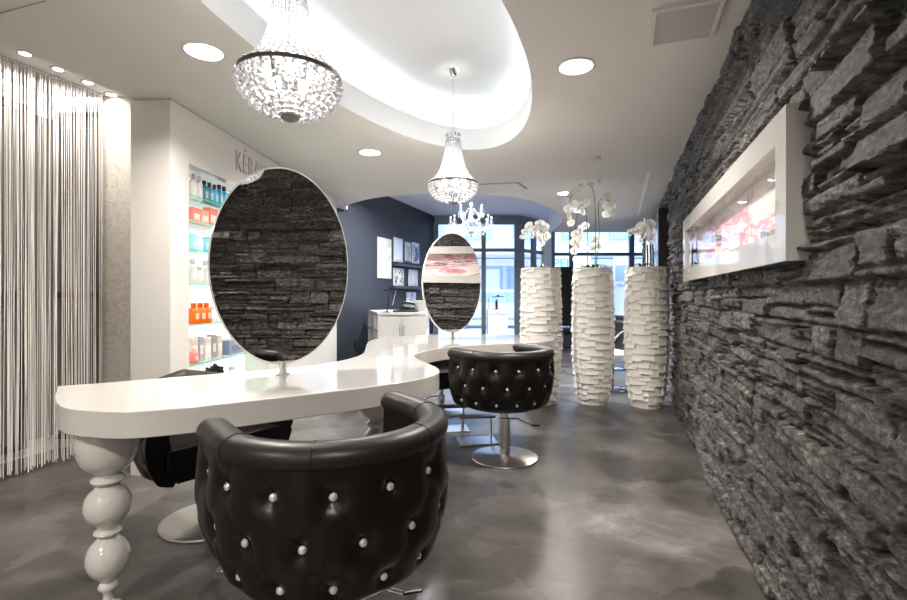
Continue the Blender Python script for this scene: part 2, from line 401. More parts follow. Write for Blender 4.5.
def text_mesh(name, s, size, m, mtx, parent=None, ext=.004, width=None, xs=1.0, off=0.):
    cu = bpy.data.curves.new(name,'FONT'); cu.body = s; cu.size = size; cu.extrude = ext; cu.offset = off; cu.align_x = 'LEFT'
    t = bpy.data.objects.new(name+'_tmp', cu); C.objects.link(t); bpy.context.view_layer.update()
    me = bpy.data.meshes.new_from_object(t.evaluated_get(bpy.context.evaluated_depsgraph_get())); bpy.data.objects.remove(t)
    if width:
        xsv = [v.co.x for v in me.vertices]; sx = width/(max(xsv)-min(xsv)); me.transform(Matrix.Scale(sx,4,(1,0,0)))
    me.transform(mtx); me.materials.clear(); me.materials.append(M[m]); me.name = name
    o = bpy.data.objects.new(name, me); C.objects.link(o)
    if parent: o.parent = parent
    return o
p = up(3.955)+un*.003
tm = Matrix((( ud.x,0,un.x,0),(ud.y,0,un.y,0),(0,1,0,0),(0,0,0,1)))
text_mesh('lettering', 'KÉRASTASE', .25, 'grey_text', Matrix.Translation(p-unit.location+Vector((0,0,2.235))) @ tm, unit, .003, width=.86, off=-.004)['label'] = 'thin grey raised lettering'

# ------------------------------------------------------------ products on the shelves
def uat(y, d): return up(y)-un*d
PC = {}
def pm(c, rough=.3, trans=0):
    k = (c, rough, trans)
    if k not in PC: PC[k] = mat('product', c, rough, trans=trans)
    return PC[k]
def bottle(y, d, z, r, h, col, cap, label, cat='bottle', group=None, name='bottle', pump=False, sq=False):
    t = empty(name, uat(y,d)+Vector((0,0,z))); tag(t, label, cat, group)
    mb = MB()
    if sq: mb.box((-r,-r*.6,0),(r,r*.6,h*.8)); mb.build('body', pm(col), t, bevel=.004)
    else:
        mb.lathe([(r*.9,0),(r,.006),(r,h*.68),(r*.85,h*.74),(r*.45,h*.79),(r*.45,h*.82)], 16); mb.build('body', pm(col), t, smooth=40)
    mb = MB(); mb.lathe([(r*.5,h*.80),(r*.52,h*.81),(r*.52,h*.98),(r*.45,h)], 14)
    if pump: mb.bar((0,0,h*1.02),(r*1.0,0,h*1.01),.006)
    mb.build('cap', pm(cap), t, smooth=40)
    mb = MB()
    if sq: mb.box((r*.995,-r*.4,h*.2),(r+.0012,r*.4,h*.55))
    else:
        for k in range(8):
            a0 = -.7+k*.175; a1 = a0+.175; q = r*1.015
            mb.add([(q*math.cos(a0),q*math.sin(a0),h*.22),(q*math.cos(a1),q*math.sin(a1),h*.22),(q*math.cos(a1),q*math.sin(a1),h*.52),(q*math.cos(a0),q*math.sin(a0),h*.52)],[(0,1,2,3)])
    lc = tuple(min(1,c*.5+.35) for c in col)
    mb.build('printed_label', pm(lc,.5), t)
    return t
def carton(y, d, z, w, h, dep, col, label, group=None, col2=None):
    t = empty('carton', uat(y,d)+Vector((0,0,z)), yaw(ud)); tag(t, label, 'box', group)
    mb = MB(); mb.box((-dep/2,-w/2,0),(dep/2,w/2,h)); mb.build('body', pm(col,.45), t, bevel=.0015)
    mb = MB(); mb.box((dep/2,-w*.36,h*.25),(dep/2+.001,w*.36,h*.62)); mb.build('printed_panel', pm(col2 or tuple(min(1,c*.4+.5) for c in col),.5), t)
    return t
ORD = ['first','second','third','fourth','fifth','sixth','seventh','eighth','ninth','tenth']
# top shelf
for i in range(2): bottle(3.575+i*.066,.11,SH[0],.027,.195,(.60,.58,.56),(.55,.54,.53),['tall silver bottle at the left end of the top glass shelf','tall silver bottle just right of the leftmost one on the top shelf'][i],group='silver bottles on the top shelf')
cols = [(.03,.20,.26),(.05,.24,.33),(.05,.36,.52),(.04,.38,.58),(.04,.40,.62)]
dsc = ['dark teal bottle beside the silver bottles on the top shelf','deep teal bottle with dark cap, second past the silver ones','blue bottle with pale label mid top shelf','tall bright blue bottle with black cap, left of the pair','tall bright blue bottle with black cap beside the navy bottles']
for i in range(5): bottle(3.71+i*.068,.11,SH[0],.030,.175+.015*(i>2),cols[i],(.02,.03,.05),dsc[i],group='blue bottles on the top shelf')
for i in range(3): bottle(4.06+i*.07,.11,SH[0],.030,.15,(.02,.03,.12),(.02,.02,.04),['navy short bottle left of its row on the top shelf','navy short bottle, middle of three on the top shelf','navy short bottle nearest the big mirror on the top shelf'][i],group='navy bottles on the top shelf')
for i in range(5): carton(3.575+i*.105,.11,SH[1],.10 if i%2 else .095,.115+.035*(i in (2,3)),.06,[(.80,.22,.15),(.85,.33,.22)][i%2] if i<4 else (.85,.55,.45),'salmon pink carton, %s from the left on the second shelf'%ORD[i],'salmon cartons on the second shelf')
for i in range(5): bottle(3.565+i*.074,.11,SH[2],.034,.15 if i%3 else .165,[(.30,.62,.70),(.55,.78,.84),(.15,.48,.62)][i%3],(.80,.88,.90),'pale blue bottle, %s from the left on the third shelf'%ORD[i],group='pale blue bottles on the third shelf')
for i in range(4): bottle(3.565+i*.08,.11,SH[3],.030,.14 if i%2 else .19,(.62,.60,.58),(.45,.44,.43),'white bottle, %s from the left on the fourth shelf'%ORD[i],group='white bottles on the fourth shelf')
for i in range(3): bottle(3.565+i*.078,.10,SH[4],.038,.155,(.78,.14,.0),(.65,.10,.0),'orange jar, %s from the left on the fifth shelf'%ORD[i],'jar','orange jars on the fifth shelf','jar')
for i in range(2): bottle(3.80+i*.075,.10,SH[4],.026,.125,(.78,.77,.76),(.5,.5,.5),'small clear white bottle, %s past the orange jars'%ORD[i],group='small bottles right of the orange jars')
bottle(3.50,.055,SH[5],.03,.115,(.75,.22,.18),(.8,.5,.45),'short red flask at the left end of the lowest shelf','flask',name='flask')
for i,(w,c,h) in enumerate([(.07,(.75,.55,.50),.18),(.05,(.38,.37,.37),.18),(.08,(.78,.60,.56),.17),(.05,(.30,.31,.32),.18),(.06,(.72,.56,.52),.17)]):
    carton(3.59+i*.083,.13,SH[5],w,h,.05,c,['tall pink carton at the left of the lowest shelf','tall grey carton between pink ones, left of the lowest shelf','wide pink carton in the middle of the lowest shelf','dark grey tall carton on the lowest shelf','pink carton beside the slate blue box'][i])
carton(4.10,.12,SH[5],.24,.12,.12,(.22,.25,.36),'low wide slate blue box on the lowest shelf','boxes on the lowest shelf',(.16,.18,.26))
mb = MB(); rr = random.Random(3)
for k in range(90):
    a = rr.uniform(0,6.28); r = rr.uniform(0,.07); h = rr.uniform(.06,.15)*(1-r*4)
    mb.bar((r*math.cos(a)*.5,r*math.sin(a)*.5,0),(r*math.cos(a)*1.2,r*math.sin(a)*1.6,h+.06),.012)
tag(mb.build('brush_holder','black', mtx=Matrix.Translation((0,0,0))), 'black tufted brushes standing below the lowest glass shelf', 'brushes').location = uat(3.86,.12)+Vector((0,0,.44))
bottle(4.05,.08,.44,.05,.16,(.75,.76,.76),(.7,.7,.7),'clear glass jar below the lowest shelf','jar',name='glass_jar')

# ------------------------------------------------------------ string curtain
rr = random.Random(5); mb = MB(); s = -2.3
cd = D; c0 = Vector((LWs(3.68),3.68,0))
def addstr(mb, s, off, w):
    p = c0 - cd*s + NR*(-off); top = 2.735; ph = rr.uniform(0,6); amp = rr.uniform(.0,.010); zb = rr.uniform(.012,.05)
    pts = [p + cd*(amp*math.sin(ph+z*1.7)) + Vector((0,0,z)) for z in (top, 2.1,1.4,.7,zb)]
    mb.tube(pts, w, 4, rb=w*.6)
s = 0
while s < 3.4:
    for _ in range(rr.randint(2,9)):
        s += rr.uniform(.0032,.0060); addstr(mb, s, rr.uniform(-.022,.022), rr.uniform(.0017,.0027))
    s += rr.uniform(.004,.016)
tag(mb.build('string_curtain','strings', smooth=60), 'floor length curtain of fine white strings along the left wall', 'string curtain', kind='stuff')
mb = MB(); mb.bar(c0+Vector((0,0,2.728)), c0-cd*3.5+Vector((0,0,2.728)), .02, .016)
tag(mb.build('curtain_rail','gloss_white'), 'slim white rail carrying the string curtain', 'curtain rail')
# things behind the strings
dk = mat('window_tint', (.20,.19,.18), .35, spec=.4)
q0 = Vector((wl(3.6),3.6,0))
for i,(s0,s1) in enumerate([(.08,1.45),(1.5,3.3)]):
    mb = MB(); a = q0-cd*s0+NR*-.0; b = q0-cd*s1
    mb.prism([a+NR*-.0-NR*.0, b, b-NR*-.02*0+NR*.02*-1, a+NR*-.02], .05, 2.6)
w1 = empty('window_1', q0-cd*1.7); struct(w1)
wm = yawm((0,0,0), D)
mb = MB(); mb.box((.008,-1.6,.12),(.02,1.89,2.55)); mb.build('pane', dk, w1, mtx=wm)
w5 = empty('window_5', (-3.1,3.78,0)); struct(w5)
mb = MB(); mb.box((-.30,-.03,.08),(.34,-.01,2.6)); mb.build('pane', dk, w5)
for zz in (.10,1.20,2.60):
    mb = MB(); mb.box((-.30,-.05,zz-.02),(.35,-.0,zz+.02)); mb.build('rail','dark_metal', w5)
for zz in (.10,1.20,2.57):
    mb = MB(); mb.box((.0,-1.64,zz-.025),(.05,1.64,zz+.025)); mb.build('rail','dark_metal', w1, mtx=wm)
for k in range(4):
    mb = MB(); y = -1.62+k*1.08; mb.box((.0,y-.02,.08),(.045,y+.02,2.59)); mb.build('mullion','dark_metal', w1, mtx=wm)
# dark poster panel hanging behind the strings at the far left
pb = empty('hair_poster', q0-cd*.95+NR*.12); tag(pb, 'tall dark brown poster with reddish hair behind the strings', 'poster')
hm = mat('hair_print',(.05,.035,.03),.4); noise_col(hm, 2.2, [(.35,(.02,.014,.012)),(.55,(.07,.035,.03)),(.7,(.16,.03,.025))], 5, mapping=(1,4,.6), distort=.8)
mb = MB(); mb.box((-.01,-.45,.35),(.01,.55,2.46)); mb.build('panel', hm, pb, mtx=wm)
mb = MB(); mb.box((-.014,-.46,2.46),(.014,.56,2.49)); mb.box((-.014,-.46,.32),(.014,.56,.35)); mb.build('hanging_bar','black', pb, mtx=wm)

# ------------------------------------------------------------ vanity table
tp = [(57,386),(54.5,396),(56,403),(63,407),(73,409.3),(100,411.3),(128,412),(175,408.5),(220,404),(300,395),(360,388),(387,384.3),(413,380.5),(427,377.5),(437,374),(440.5,370.5),(436,366.5),(424,361.8),(416,358),(413.5,355),(421,351.6),(440,348),(460,346),(480,344.7),(520,343),(540,342),(552,340.5),(555,339),(550,337),(540,335.6),(520,334.6),(480,334.3),(430,334.6),(400,336),(380,338),(368,341),(365.5,347),(364,354),(345,360),(310,366),(279,368.5),(250,371),(200,375),(150,379),(100,383)]
tw = [at_z(x,y,ZT) for x,y in tp]
cen = Vector((-.5,2.8,0))
tt = empty('vanity_table', cen); tag(tt, 'long curved glossy white salon table on turned baluster legs', 'table')
body = smooth_poly(tw[1:], 2); outl = [Vector((tw[0].x,tw[0].y,0))] + body
mb = MB(); mb.prism(outl, ZT-.095, ZT)
mb.build('tabletop','gloss_white', tt, bevel=.004, mtx=Matrix.Translation(-cen), smooth=35)
def ballp(z0, z1, r, n=9, rmin=.03):
    return [(max(rmin, r*math.sqrt(max(0,1-((2*i/n)-1)**2))), z0+(z1-z0)*i/n) for i in range(n+1)]
prof = [(.055,0),(.06,.008),(.05,.02),(.022,.035),(.018,.055),(.022,.075),(.036,.083),(.040,.093),(.034,.103),(.026,.11)]
prof += ballp(.118,.285,.087,12,.034) + [(.05,.292),(.056,.300),(.05,.308),(.038,.313)] + ballp(.32,.482,.095,12,.04) + [(.06,.489),(.068,.498),(.064,.508),(.05,.514),(.046,.523),(.058,.530)]
prof += [(.085,.545),(.108,.57),(.122,.605),(.126,.64),(.122,.675),(.115,ZT-.096)]
legsrc = None
for (x,y) in [(-1.318,1.83),(-.42,2.62),(.45,4.32)]:
    if legsrc is None:
        mb = MB(); mb.lathe([(q*.83,z) for q,z in prof], 48); legsrc = mb.build('leg','gloss_white', tt, smooth=50)
    else:
        legsrc2 = inst(legsrc,'leg',tt); legsrc2.location = (x-cen.x,y-cen.y,0); continue
    legsrc.location = (x-cen.x,y-cen.y,0)

# ------------------------------------------------------------ oval mirrors
def oval_mirror(px, py, H, zc, ang, label, tilt=.9, asp=.68):
    base = at_z(px, py, ZT); W = H*asp*(1.012 if H > .96 else 1)
    t = empty('oval_mirror', base); tag(t, label, 'mirror', 'oval mirrors on the table')
    u = Vector((math.cos(ang), math.sin(ang), 0)); n = Vector((u.y,-u.x,0))   # n faces the room
    mt = Matrix(((u.x,0,n.x,0),(u.y,0,n.y,0),(0,1,0,zc-ZT),(0,0,0,1)))       # local x=u, y=up, z=n
    mt = Matrix.Translation((0,0,zc-ZT)) @ Matrix.Rotation(math.radians(tilt),4,u) @ Matrix.Translation((0,0,ZT-zc)) @ mt
    K = 96; ring = [(math.cos(2*math.pi*k/K), math.sin(2*math.pi*k/K)) for k in range(K)]
    mb = MB(); mb.v = [(x*W/2*.985, y*H/2*.985, .0135) for x,y in ring]; mb.f = [tuple(range(K))]
    mb.build('mirror_glass','mirror', t, mtx=mt)
    mb = MB(); vs = []
    prof = [(.985,.0132),(.99,.016),(1,.014),(1,-.014),(.985,-.016)]
    for r,zq in prof: vs += [(x*(W/2*r), y*(H/2*r), zq) for x,y in ring]
    fs = []
    for i in range(len(prof)-1):
        for k in range(K): fs.append((i*K+k,(i+1)*K+k,(i+1)*K+(k+1)%K,i*K+(k+1)%K))
    fs.append(tuple(reversed([(len(prof)-1)*K+k for k in range(K)])))
    mb.add(vs, fs); mb.build('frame','gloss_white', t, mtx=mt, smooth=30)
    mb = MB(); mb.lathe([(.035,0),(.035,.004),(.02,.006),(.02,zc-ZT-H/2+.012)], 24); mb.build('stem','chrome', t, smooth=30)
    return t
oval_mirror(283,374.5,.985,1.346,math.radians(34),'large oval mirror on the near part of the white table', .0)
oval_mirror(452,337.8,.93,1.312,math.radians(27.5),'oval mirror on the far part of the white table', .9, .655)

# ------------------------------------------------------------ tub chairs
def upath(Rr, La, n=110):
    tot = math.pi*Rr + 2*La; out = []
    for i in range(n+1):
        s = tot*i/n
        if s < La: out.append((Vector((-Rr, La-s, 0)), Vector((-1,0,0)), s))
        elif s > tot-La: out.append((Vector((Rr, s-(tot-La), 0)), Vector((1,0,0)), s))
        else:
            a = math.pi + (s-La)/Rr; v = Vector((math.cos(a), math.sin(a), 0)); out.append((v*Rr, v, s))
    return out, tot
gemb = MB(); gemb.lathe([(.005,-.004),(.0125,0),(.013,.003),(.008,.009),(.003,.010)], 8)
GEM = None
def tub_chair(loc, d, zt, zb, label, drop=0., seed=1, lever=True, buttons=True, arm_drop_pow=1.5):
    global GEM
    t = empty('salon_chair', (loc[0],loc[1],0), yaw(d)); tag(t, label, 'chair', 'black tufted salon chairs')
    RO, LA = .368, .16
    path, tot = upath(RO, LA); n = len(path)
    zr = lambda s: zt-.044 - drop*abs(2*s/tot-1)**arm_drop_pow
    rows = [(.78,9,0),(.47,9,.5),(.17,9,0)]; btn = []
    for tr, nb, o in rows:
        for k in range(nb+(0 if o else 0)):
            u = (k+.5+o*1.0)/nb if not o else (k+1)/nb
            if u >= .99: continue
            btn.append((u*tot, tr))
    NT = 34
    def prof_r(tv): return .020*math.sin(math.pi*min(1,tv)) - .055*(1-tv)**3 - (.05*(1-tv/.10)**2 if tv < .10 else 0)
    vs = []; m = NT+1+14
    for pth, nv, s in path:
        top = zr(s)
        for j in range(NT+1):
            tv = j/NT; z = zb+(top-zb)*tv; off = prof_r(tv); dd = 0
            for bs, bt in btn:
                ds = s-bs
                if abs(ds) < .13:
                    dz = (tv-bt)*(top-zb); q = ds*ds+dz*dz
                    dd += .021*math.exp(-q/(.030**2)) + .010*math.exp(-q/(.065**2))
            # folds running between neighbouring buttons
            a_ = (s/tot*9-.5); b_ = (tv-.78)/.62
            f1 = abs(math.sin(math.pi*(a_+b_))); f2 = abs(math.sin(math.pi*(a_-b_)))
            fold = .006*(math.exp(-f1*7)+math.exp(-f2*7))*(1 if .15 < tv < .95 else 0)
            p = pth + nv*(off - dd - fold); vs.append((p.x, p.y, z))
        zi0 = zb+.06
        for j in range(14):
            tv = 1-j/13; z = zi0+(top-zi0)*tv; p = pth + nv*(-.085 - .10*(1-tv)**2.5*.6); vs.append((p.x,p.y,z))
    fs = []
    for i in range(n-1):
        for j in range(m):
            j2 = (j+1)%m; fs.append((i*m+j, i*m+j2, (i+1)*m+j2, (i+1)*m+j))
    fs.append(tuple(range(m))[::-1]); fs.append(tuple((n-1)*m+j for j in range(m)))
    mb = MB(); mb.add(vs, fs); mb.f = [f[::-1] for f in mb.f]; mb.build('tufted_back','leather', t, smooth=60)
    # padded roll along the top
    pts = [p - nv*.040 + Vector((0,0,zr(s)+.004)) for p,nv,s in path]
    e0 = (pts[0]-pts[1]).normalized(); e1 = (pts[-1]-pts[-2]).normalized()
    ext = [(.0,1),(.02,.94),(.036,.78),(.047,.5),(.052,.15)]
    P = [pts[0]+e0*a for a,_ in ext[::-1]] + pts[1:-1] + [pts[-1]+e1*a for a,_ in ext]
    rr1 = [.050*b for _,b in ext[::-1]] + [.050]*(len(pts)-2) + [.050*b for _,b in ext]
    rr2 = [.041*b for _,b in ext[::-1]] + [.041]*(len(pts)-2) + [.041*b for _,b in ext]
    mb = MB(); mb.tube(P, rr1, 20, rb=rr2, up=(0,0,1)); rl = mb.build('padded_roll','leather_roll', t, smooth=60); rl['label'] = 'smooth brown-black leather roll'
    for u in (.17,.36,.60,.83):
        i = int(u*(n-1)); c = pts[i]; tv = (pts[i+1]-pts[i-1]).normalized(); x = tv.cross(Vector((0,0,1))).normalized()
        mb = MB(); mb.tube([c + x*math.cos(a)*.0506 + Vector((0,0,1))*math.sin(a)*.0418 for a in [k*2*math.pi/28 for k in range(28)]], .0013, 5, closed=True); mb.build('seam','leather', rl)
    # buttons
    for bs, bt in btn:
        i = min(n-1, int(round(bs/tot*(n-1)))); pth, nv, s = path[i]; top = zr(s); z = zb+(top-zb)*bt
        off = prof_r(bt) - .027
        loc_ = pth + nv*off; loc_.z = z
        if GEM is None: GEM = gemb.build('crystal_button','gem', t, smooth=0); o = GEM
        else: o = inst(GEM, 'crystal_button', t)
        o.location = loc_; o.rotation_euler = (0, math.pi/2, math.atan2(nv.y, nv.x))
    # shell under the seat, seat cushion
    mb = MB(); ol = [p + nv*(-.105) for p,nv,s in path]
    sm = ol + [Vector((RO-.11, LA-.03, 0)), Vector((-(RO-.11), LA-.03, 0))]
    mb.prism([(p.x*.9,p.y*.9) for p in ol], zb+.004, zb+.07); mb.build('seat_shell','leather', t)
    mb = MB(); ol = [p*.80 for p,nv,s in path]; ol = [Vector((p.x, p.y+(.05 if p.y>0.02 else 0),0)) for p in ol]
    mb.prism([(p.x,p.y) for p in ol], zb+.071, zb+.175); mb.build('seat_cushion','leather', t, bevel=.03, bseg=4)
    co = Vector((0,-.02,0))
    mb = MB(); mb.lathe([(.24,0),(.245,.004),(.242,.012),(.225,.017),(.05,.022),(.035,.03)], 56, co); mb.build('base_disc','steel', t, smooth=40)
    mb = MB(); mb.lathe([(.041,.02),(.041,zb-.09),(.026,zb-.085),(.026,zb+.004)], 28, co); mb.build('column','chrome', t, smooth=40)
    mb = MB(); mb.box((-.09,-.11,zb-.014),(.09,.07,zb+.004)); mb.build('mounting_plate','dark_metal', t)
    if not lever: return t
    mb = MB(); a = Vector((.03,-.03,zb-.10)); mb.tube([a, a+Vector((.07,-.03,-.005)), a+Vector((.15,-.05,-.05)), a+Vector((.19,-.06,-.07))], .007, 8, rb=.007)
    lv = mb.build('pump_lever','chrome', t, smooth=60)
    mb = MB(); mb.bar(a+Vector((.18,-.058,-.066)), a+Vector((.25,-.075,-.075)), .026, .012); mb.build('pedal','black', lv, bevel=.004)
    return t
tub_chair((-.395,1.585), (-.627,.779), .815,.345,'near black tufted chair with crystal buttons, largest in front')
tub_chair((.365,3.56), (-.60,.80), .815,.385,'black tufted chair at the far mirror, shown whole with steel base')
tub_chair((-1.28,2.55), (.80,-.60), .775,.30,'black tufted chair behind the near end of the white table', lever=False, drop=.12, arm_drop_pow=.9)
tub_chair((-.12,4.92), (.35,-.93), .775,.26,'black tufted chair on the far side of the table below the far mirror', drop=.12, arm_drop_pow=.9)

# footrests
def footrest(loc, d, label):
    t = empty('footrest', (loc[0],loc[1],0), yaw(d)); tag(t, label, 'footrest', 'chrome footrests')
    mb = MB(); mb.box((-.16,-.11,0),(.16,.11,.012)); mb.build('base_plate','steel', t, bevel=.003)
    for sx in (-1,1):
        mb = MB(); mb.lathe([(.009,.012),(.009,.20)], 12, (sx*.12,0,0)); mb.build('post','chrome', t, smooth=40)
    mb = MB(); mb.box((-.15,-.045,.198),(.15,.045,.215)); mb.build('foot_bar','dark_metal', t, bevel=.005)
footrest((.19,3.93), (-.15,.98), 'chrome footrest left of the far chair base')
footrest((-.03,4.28), (-.15,.98), 'chrome footrest under the table behind the other one')
footrest((-.86,2.16), (.1,.98), 'chrome footrest under the near part of the table')

# ------------------------------------------------------------ tall carved planters
def planter(x, y, label, seed):
    rr = random.Random(seed); H = 1.5
    t = empty('tall_planter', (x,y,0), rr.uniform(0,3)); tag(t, label, 'planter', 'tall white planters')
    def rad(z):
        u = z/H; return .165 + .052*min(1,u/.35)**.7 + .012*math.sin(math.pi*u) - (.022*(1-u/.06) if u < .06 else 0)
    mb = MB(); mb.lathe([(rad(0)-.035,0)]+[(rad(H*i/16)-.022, H*i/16) for i in range(1,16)]+[(rad(H)-.016,H-.008),(rad(H)-.03,H-.01),(rad(H)-.03,H-.05),(.001,H-.05)], 40, cap=True); 
    nc = 15
    for c in range(nc):
        z = -rr.uniform(0,.05); 
        while z < H-.004:
            hgt = rr.choice([.062,.072,.085,.10]); z0 = max(0,z); z1 = min(H, z+hgt+.004); z += hgt
            if z1-z0 < .015: continue
            w = rr.choice([1.0,1.15,1.45]); sh = rr.uniform(-.12,.12)
            a0 = 2*math.pi*(c-.06+sh)/nc; a1 = 2*math.pi*(c+w+.04+sh)/nc
            base_o = rr.uniform(-.004,.004) + (.004 if w > 1.3 else 0)
            ot = base_o-.007; ob = base_o+.006; tw_ = rr.uniform(-.004,.004)
            K = 5; vs = []
            for j in range(K+1):
                v = j/K; z_ = z0+(z1-z0)*v
                for i in range(K+1):
                    u = i/K; a = a0+(a1-a0)*u
                    o = ob*(1-v)+ot*v + tw_*(u-.5)*2 - .010*math.sin(math.pi*v)*(.4+.6*math.sin(math.pi*u))
                    R = rad(z_)+o; vs.append((R*math.cos(a), R*math.sin(a), z_))
            fs = [(j*(K+1)+i, j*(K+1)+i+1, (j+1)*(K+1)+i+1, (j+1)*(K+1)+i) for j in range(K) for i in range(K)]
            per = [i for i in range(K)]+[i*(K+1)+K for i in range(K)]+[K*(K+1)+K-i for i in range(K)]+[(K-i)*(K+1) for i in range(K)]
            base = len(vs)
            for p in per:
                vx, vy, vz = vs[p]; rr0 = math.hypot(vx,vy); R = rad(vz)-.03; vs.append((vx/rr0*R, vy/rr0*R, vz))
            m = len(per)
            fs += [(per[k], base+k, base+(k+1)%m, per[(k+1)%m]) for k in range(m)]
            mb.add(vs, fs)
    mb.build('carved_body','pot', t, smooth=28)
    mb = MB(); mb.lathe([(.001,H-.051),(rad(H)-.031,H-.05),(rad(H)-.031,H-.035),(.001,H-.025)], 32, cap=False); mb.build('soil','soil', t, smooth=40)
    return t
P1 = (.975,5.36); P2 = (1.555,5.36); P3 = (2.085,5.19)
planter(*P1,'tall white carved planter behind the far chair, leftmost of three',1)
planter(*P2,'tall white carved planter in the middle with the tallest orchids',2)
planter(*P3,'tall white carved planter standing against the stone wall',3)
# orchids
def petal_mesh():
    mb = MB()
    def petal(a, L_, W_, tilt):
        vs = []; n = 5
        for i in range(n+1):
            u = i/n; w = W_*math.sin(math.pi*(u*.86+.08))**.8
            for k in (-1,0,1):
                x = u*L_; y = k*w; z = tilt*u*L_ - .25*abs(k)*w*0 + .08*L_*math.sin(u*2.5) - (.15*w if k else 0)
                vs.append((x*math.cos(a)-y*math.sin(a), x*math.sin(a)+y*math.cos(a), z))
        mb.add(vs, [(i*3+k,(i+1)*3+k,(i+1)*3+k+1,i*3+k+1) for i in range(n) for k in (0,1)])
    for a in (0.25, math.pi-.25): petal(a,.056,.038,.05)
    for a in (math.pi/2, math.pi*1.28, math.pi*1.72): petal(a,.052,.024,.0)
    return mb
pb_ = petal_mesh(); BL = {}
def orchid(pot, base, px_pts, bloom_pts, label, nleaf=4, Yd=None, stemr=.0055):
    Y = Yd or pot[1]
    t = empty('orchid', (base[0],base[1],1.475)); tag(t, label, 'orchid', 'white orchids in the planters')
    b = Vector(t.location)
    pts = [Vector((0,0,0))]+[at_y(x,y,Y+dy)-b for x,y,dy in px_pts]
    pts = [Vector(p) for p in pts]
    sp = []
    for i in range(len(pts)-1):     # catmull-rom
        p0, p1, p2, p3 = pts[max(0,i-1)], pts[i], pts[i+1], pts[min(len(pts)-1,i+2)]
        for k in range(6):
            u = k/6; sp.append(.5*((2*p1)+(p2-p0)*u+(2*p0-5*p1+4*p2-p3)*u*u+(-p0+3*p1-3*p2+p3)*u**3))
    sp.append(pts[-1])
    mb = MB(); mb.tube(sp, [stemr*(1-.5*i/len(sp)) for i in range(len(sp))], 7); mb.build('flower_stem','stem', t, smooth=60)
    for (x,y,dy,s) in bloom_pts:
        p = at_y(x,y,Y+dy)-b
        if 'b' not in BL:
            BL['b'] = pb_.build('blossom','petal', t, smooth=0); o = BL['b']
            mb = MB(); mb.ball((0,-.004,.008), .008, 8, 5, (1,1.5,1)); BL['l'] = mb.build('lip','petal_lip', o, smooth=60)
        else:
            o = inst(BL['b'],'blossom',t); inst(BL['l'],'lip',o)
        o.location = p; o.scale = (s,s,s)
        o.rotation_euler = (math.radians(90+R_.uniform(-25,20)), R_.uniform(-.4,.4), R_.uniform(-.9,.9))
    for k in range(nleaf):
        a = k*2*math.pi/nleaf + R_.uniform(-.4,.4); L_ = R_.uniform(.10,.15); vs = []; n = 7
        for i in range(n+1):
            u = i/n; w = .020*math.sin(math.pi*(u*.9+.06))
            for q in (-1,0,1):
                x = u*L_+.005; y = q*w; z = .06*math.sin(u*2.6)+ .004*abs(q)
                vs.append((x*math.cos(a)-y*math.sin(a), x*math.sin(a)+y*math.cos(a), z))
        mb = MB(); mb.add(vs, [(i*3+q,(i+1)*3+q,(i+1)*3+q+1,i*3+q+1) for i in range(n) for q in (0,1)]); mb.build('leaf','leaf', t, smooth=60)
    return t
orchid(P1, P1, [(543,255,0),(543.5,235,0),(540,226,-.02),(531,226,-.04),(524,233,-.06),(519,241,-.08)],
  [(545,227,0,1),(540,224,-.03,1.1),(535,229,-.05,1.1),(529,226,-.05,1),(546,236,0,1.1),(538,237,-.02,1),(532,235,-.03,.9),(525,232,-.06,.8),(541,231,-.06,1.1),(541,243,-.02,.9),(522,237,-.07,.5)], 'white orchid arching left from the leftmost planter')
orchid(P2, (1.575,5.34), [(595.5,240,0),(595,205,0),(593,190,0),(587,184,0),(578,186,0),(571,195,0),(568,210,0),(569,222,0)],
  [(599.5,181,.02,.9),(591,184,0,.8),(583,184,0,.9),(577,190,-.02,1),(572,195,0,1),(569,201,-.02,1.1),(574,204,0,.9),(568,209,0,1),(569,216,-.02,1),(571,223,0,.9)], 'tallest white orchid arching left from the middle planter', 5)
orchid(P2, (1.50,5.40), [(588,240,0),(586,215,0),(585,206,0),(581,205,0),(577,214,0),(575,235,0),(574,256,0)],
  [(587,202,0,.9),(582,205,0,1),(578,208,.02,1),(583,212,0,.8),(585,226,0,.9),(580,230,0,1.1),(576,234,-.02,1.1),(580,238,0,1),(575,242,0,1.1),(578,246,0,.8),(574,251,0,.9),(574,259,0,.6)], 'low white orchid drooping down the left of the middle planter', 4)
orchid(P2, (1.60,5.42), [(599,240,0),(598.5,212,0),(599,202,0),(603,198,0),(608,201,0),(612,208,0),(613,215,0)],
  [(602,199,0,.9),(606,197,0,1),(609,201,0,1.1),(612,205,0,1),(607,206,0,.9),(610,211,0,1),(606,214,0,.9),(612,214,0,.6),(594,240,.05,1),(598,246,.05,.9),(593,248,.05,.8)], 'white orchid leaning right from the middle planter', 4)
orchid(P3, (2.03,5.17), [(644,250,0),(643.5,238,0),(642,231,0),(636,231,0),(629,234,0),(624,240,0)],
  [(650,224,0,1.1),(645,222,0,1),(651,231,0,1.2),(645,229,-.03,1.2),(640,226,0,1),(650,238,0,1.1),(643,235,-.02,1),(638,232,0,1),(633,231,0,.8),(629,233,0,.8),(641,240,0,.7)], 'compact white orchid in the planter by the stone wall', 5)
mb = MB()
for dx in (0,.035,.06):
    mb.tube([(dx,0,0),(dx+.004,0,.12),(dx-.002,0,.27)], .008, 7)
o = mb.build('support_canes','black', smooth=60); o.location = (2.10,5.20,1.475); tag(o,'dark canes behind the orchid at the stone wall','canes')

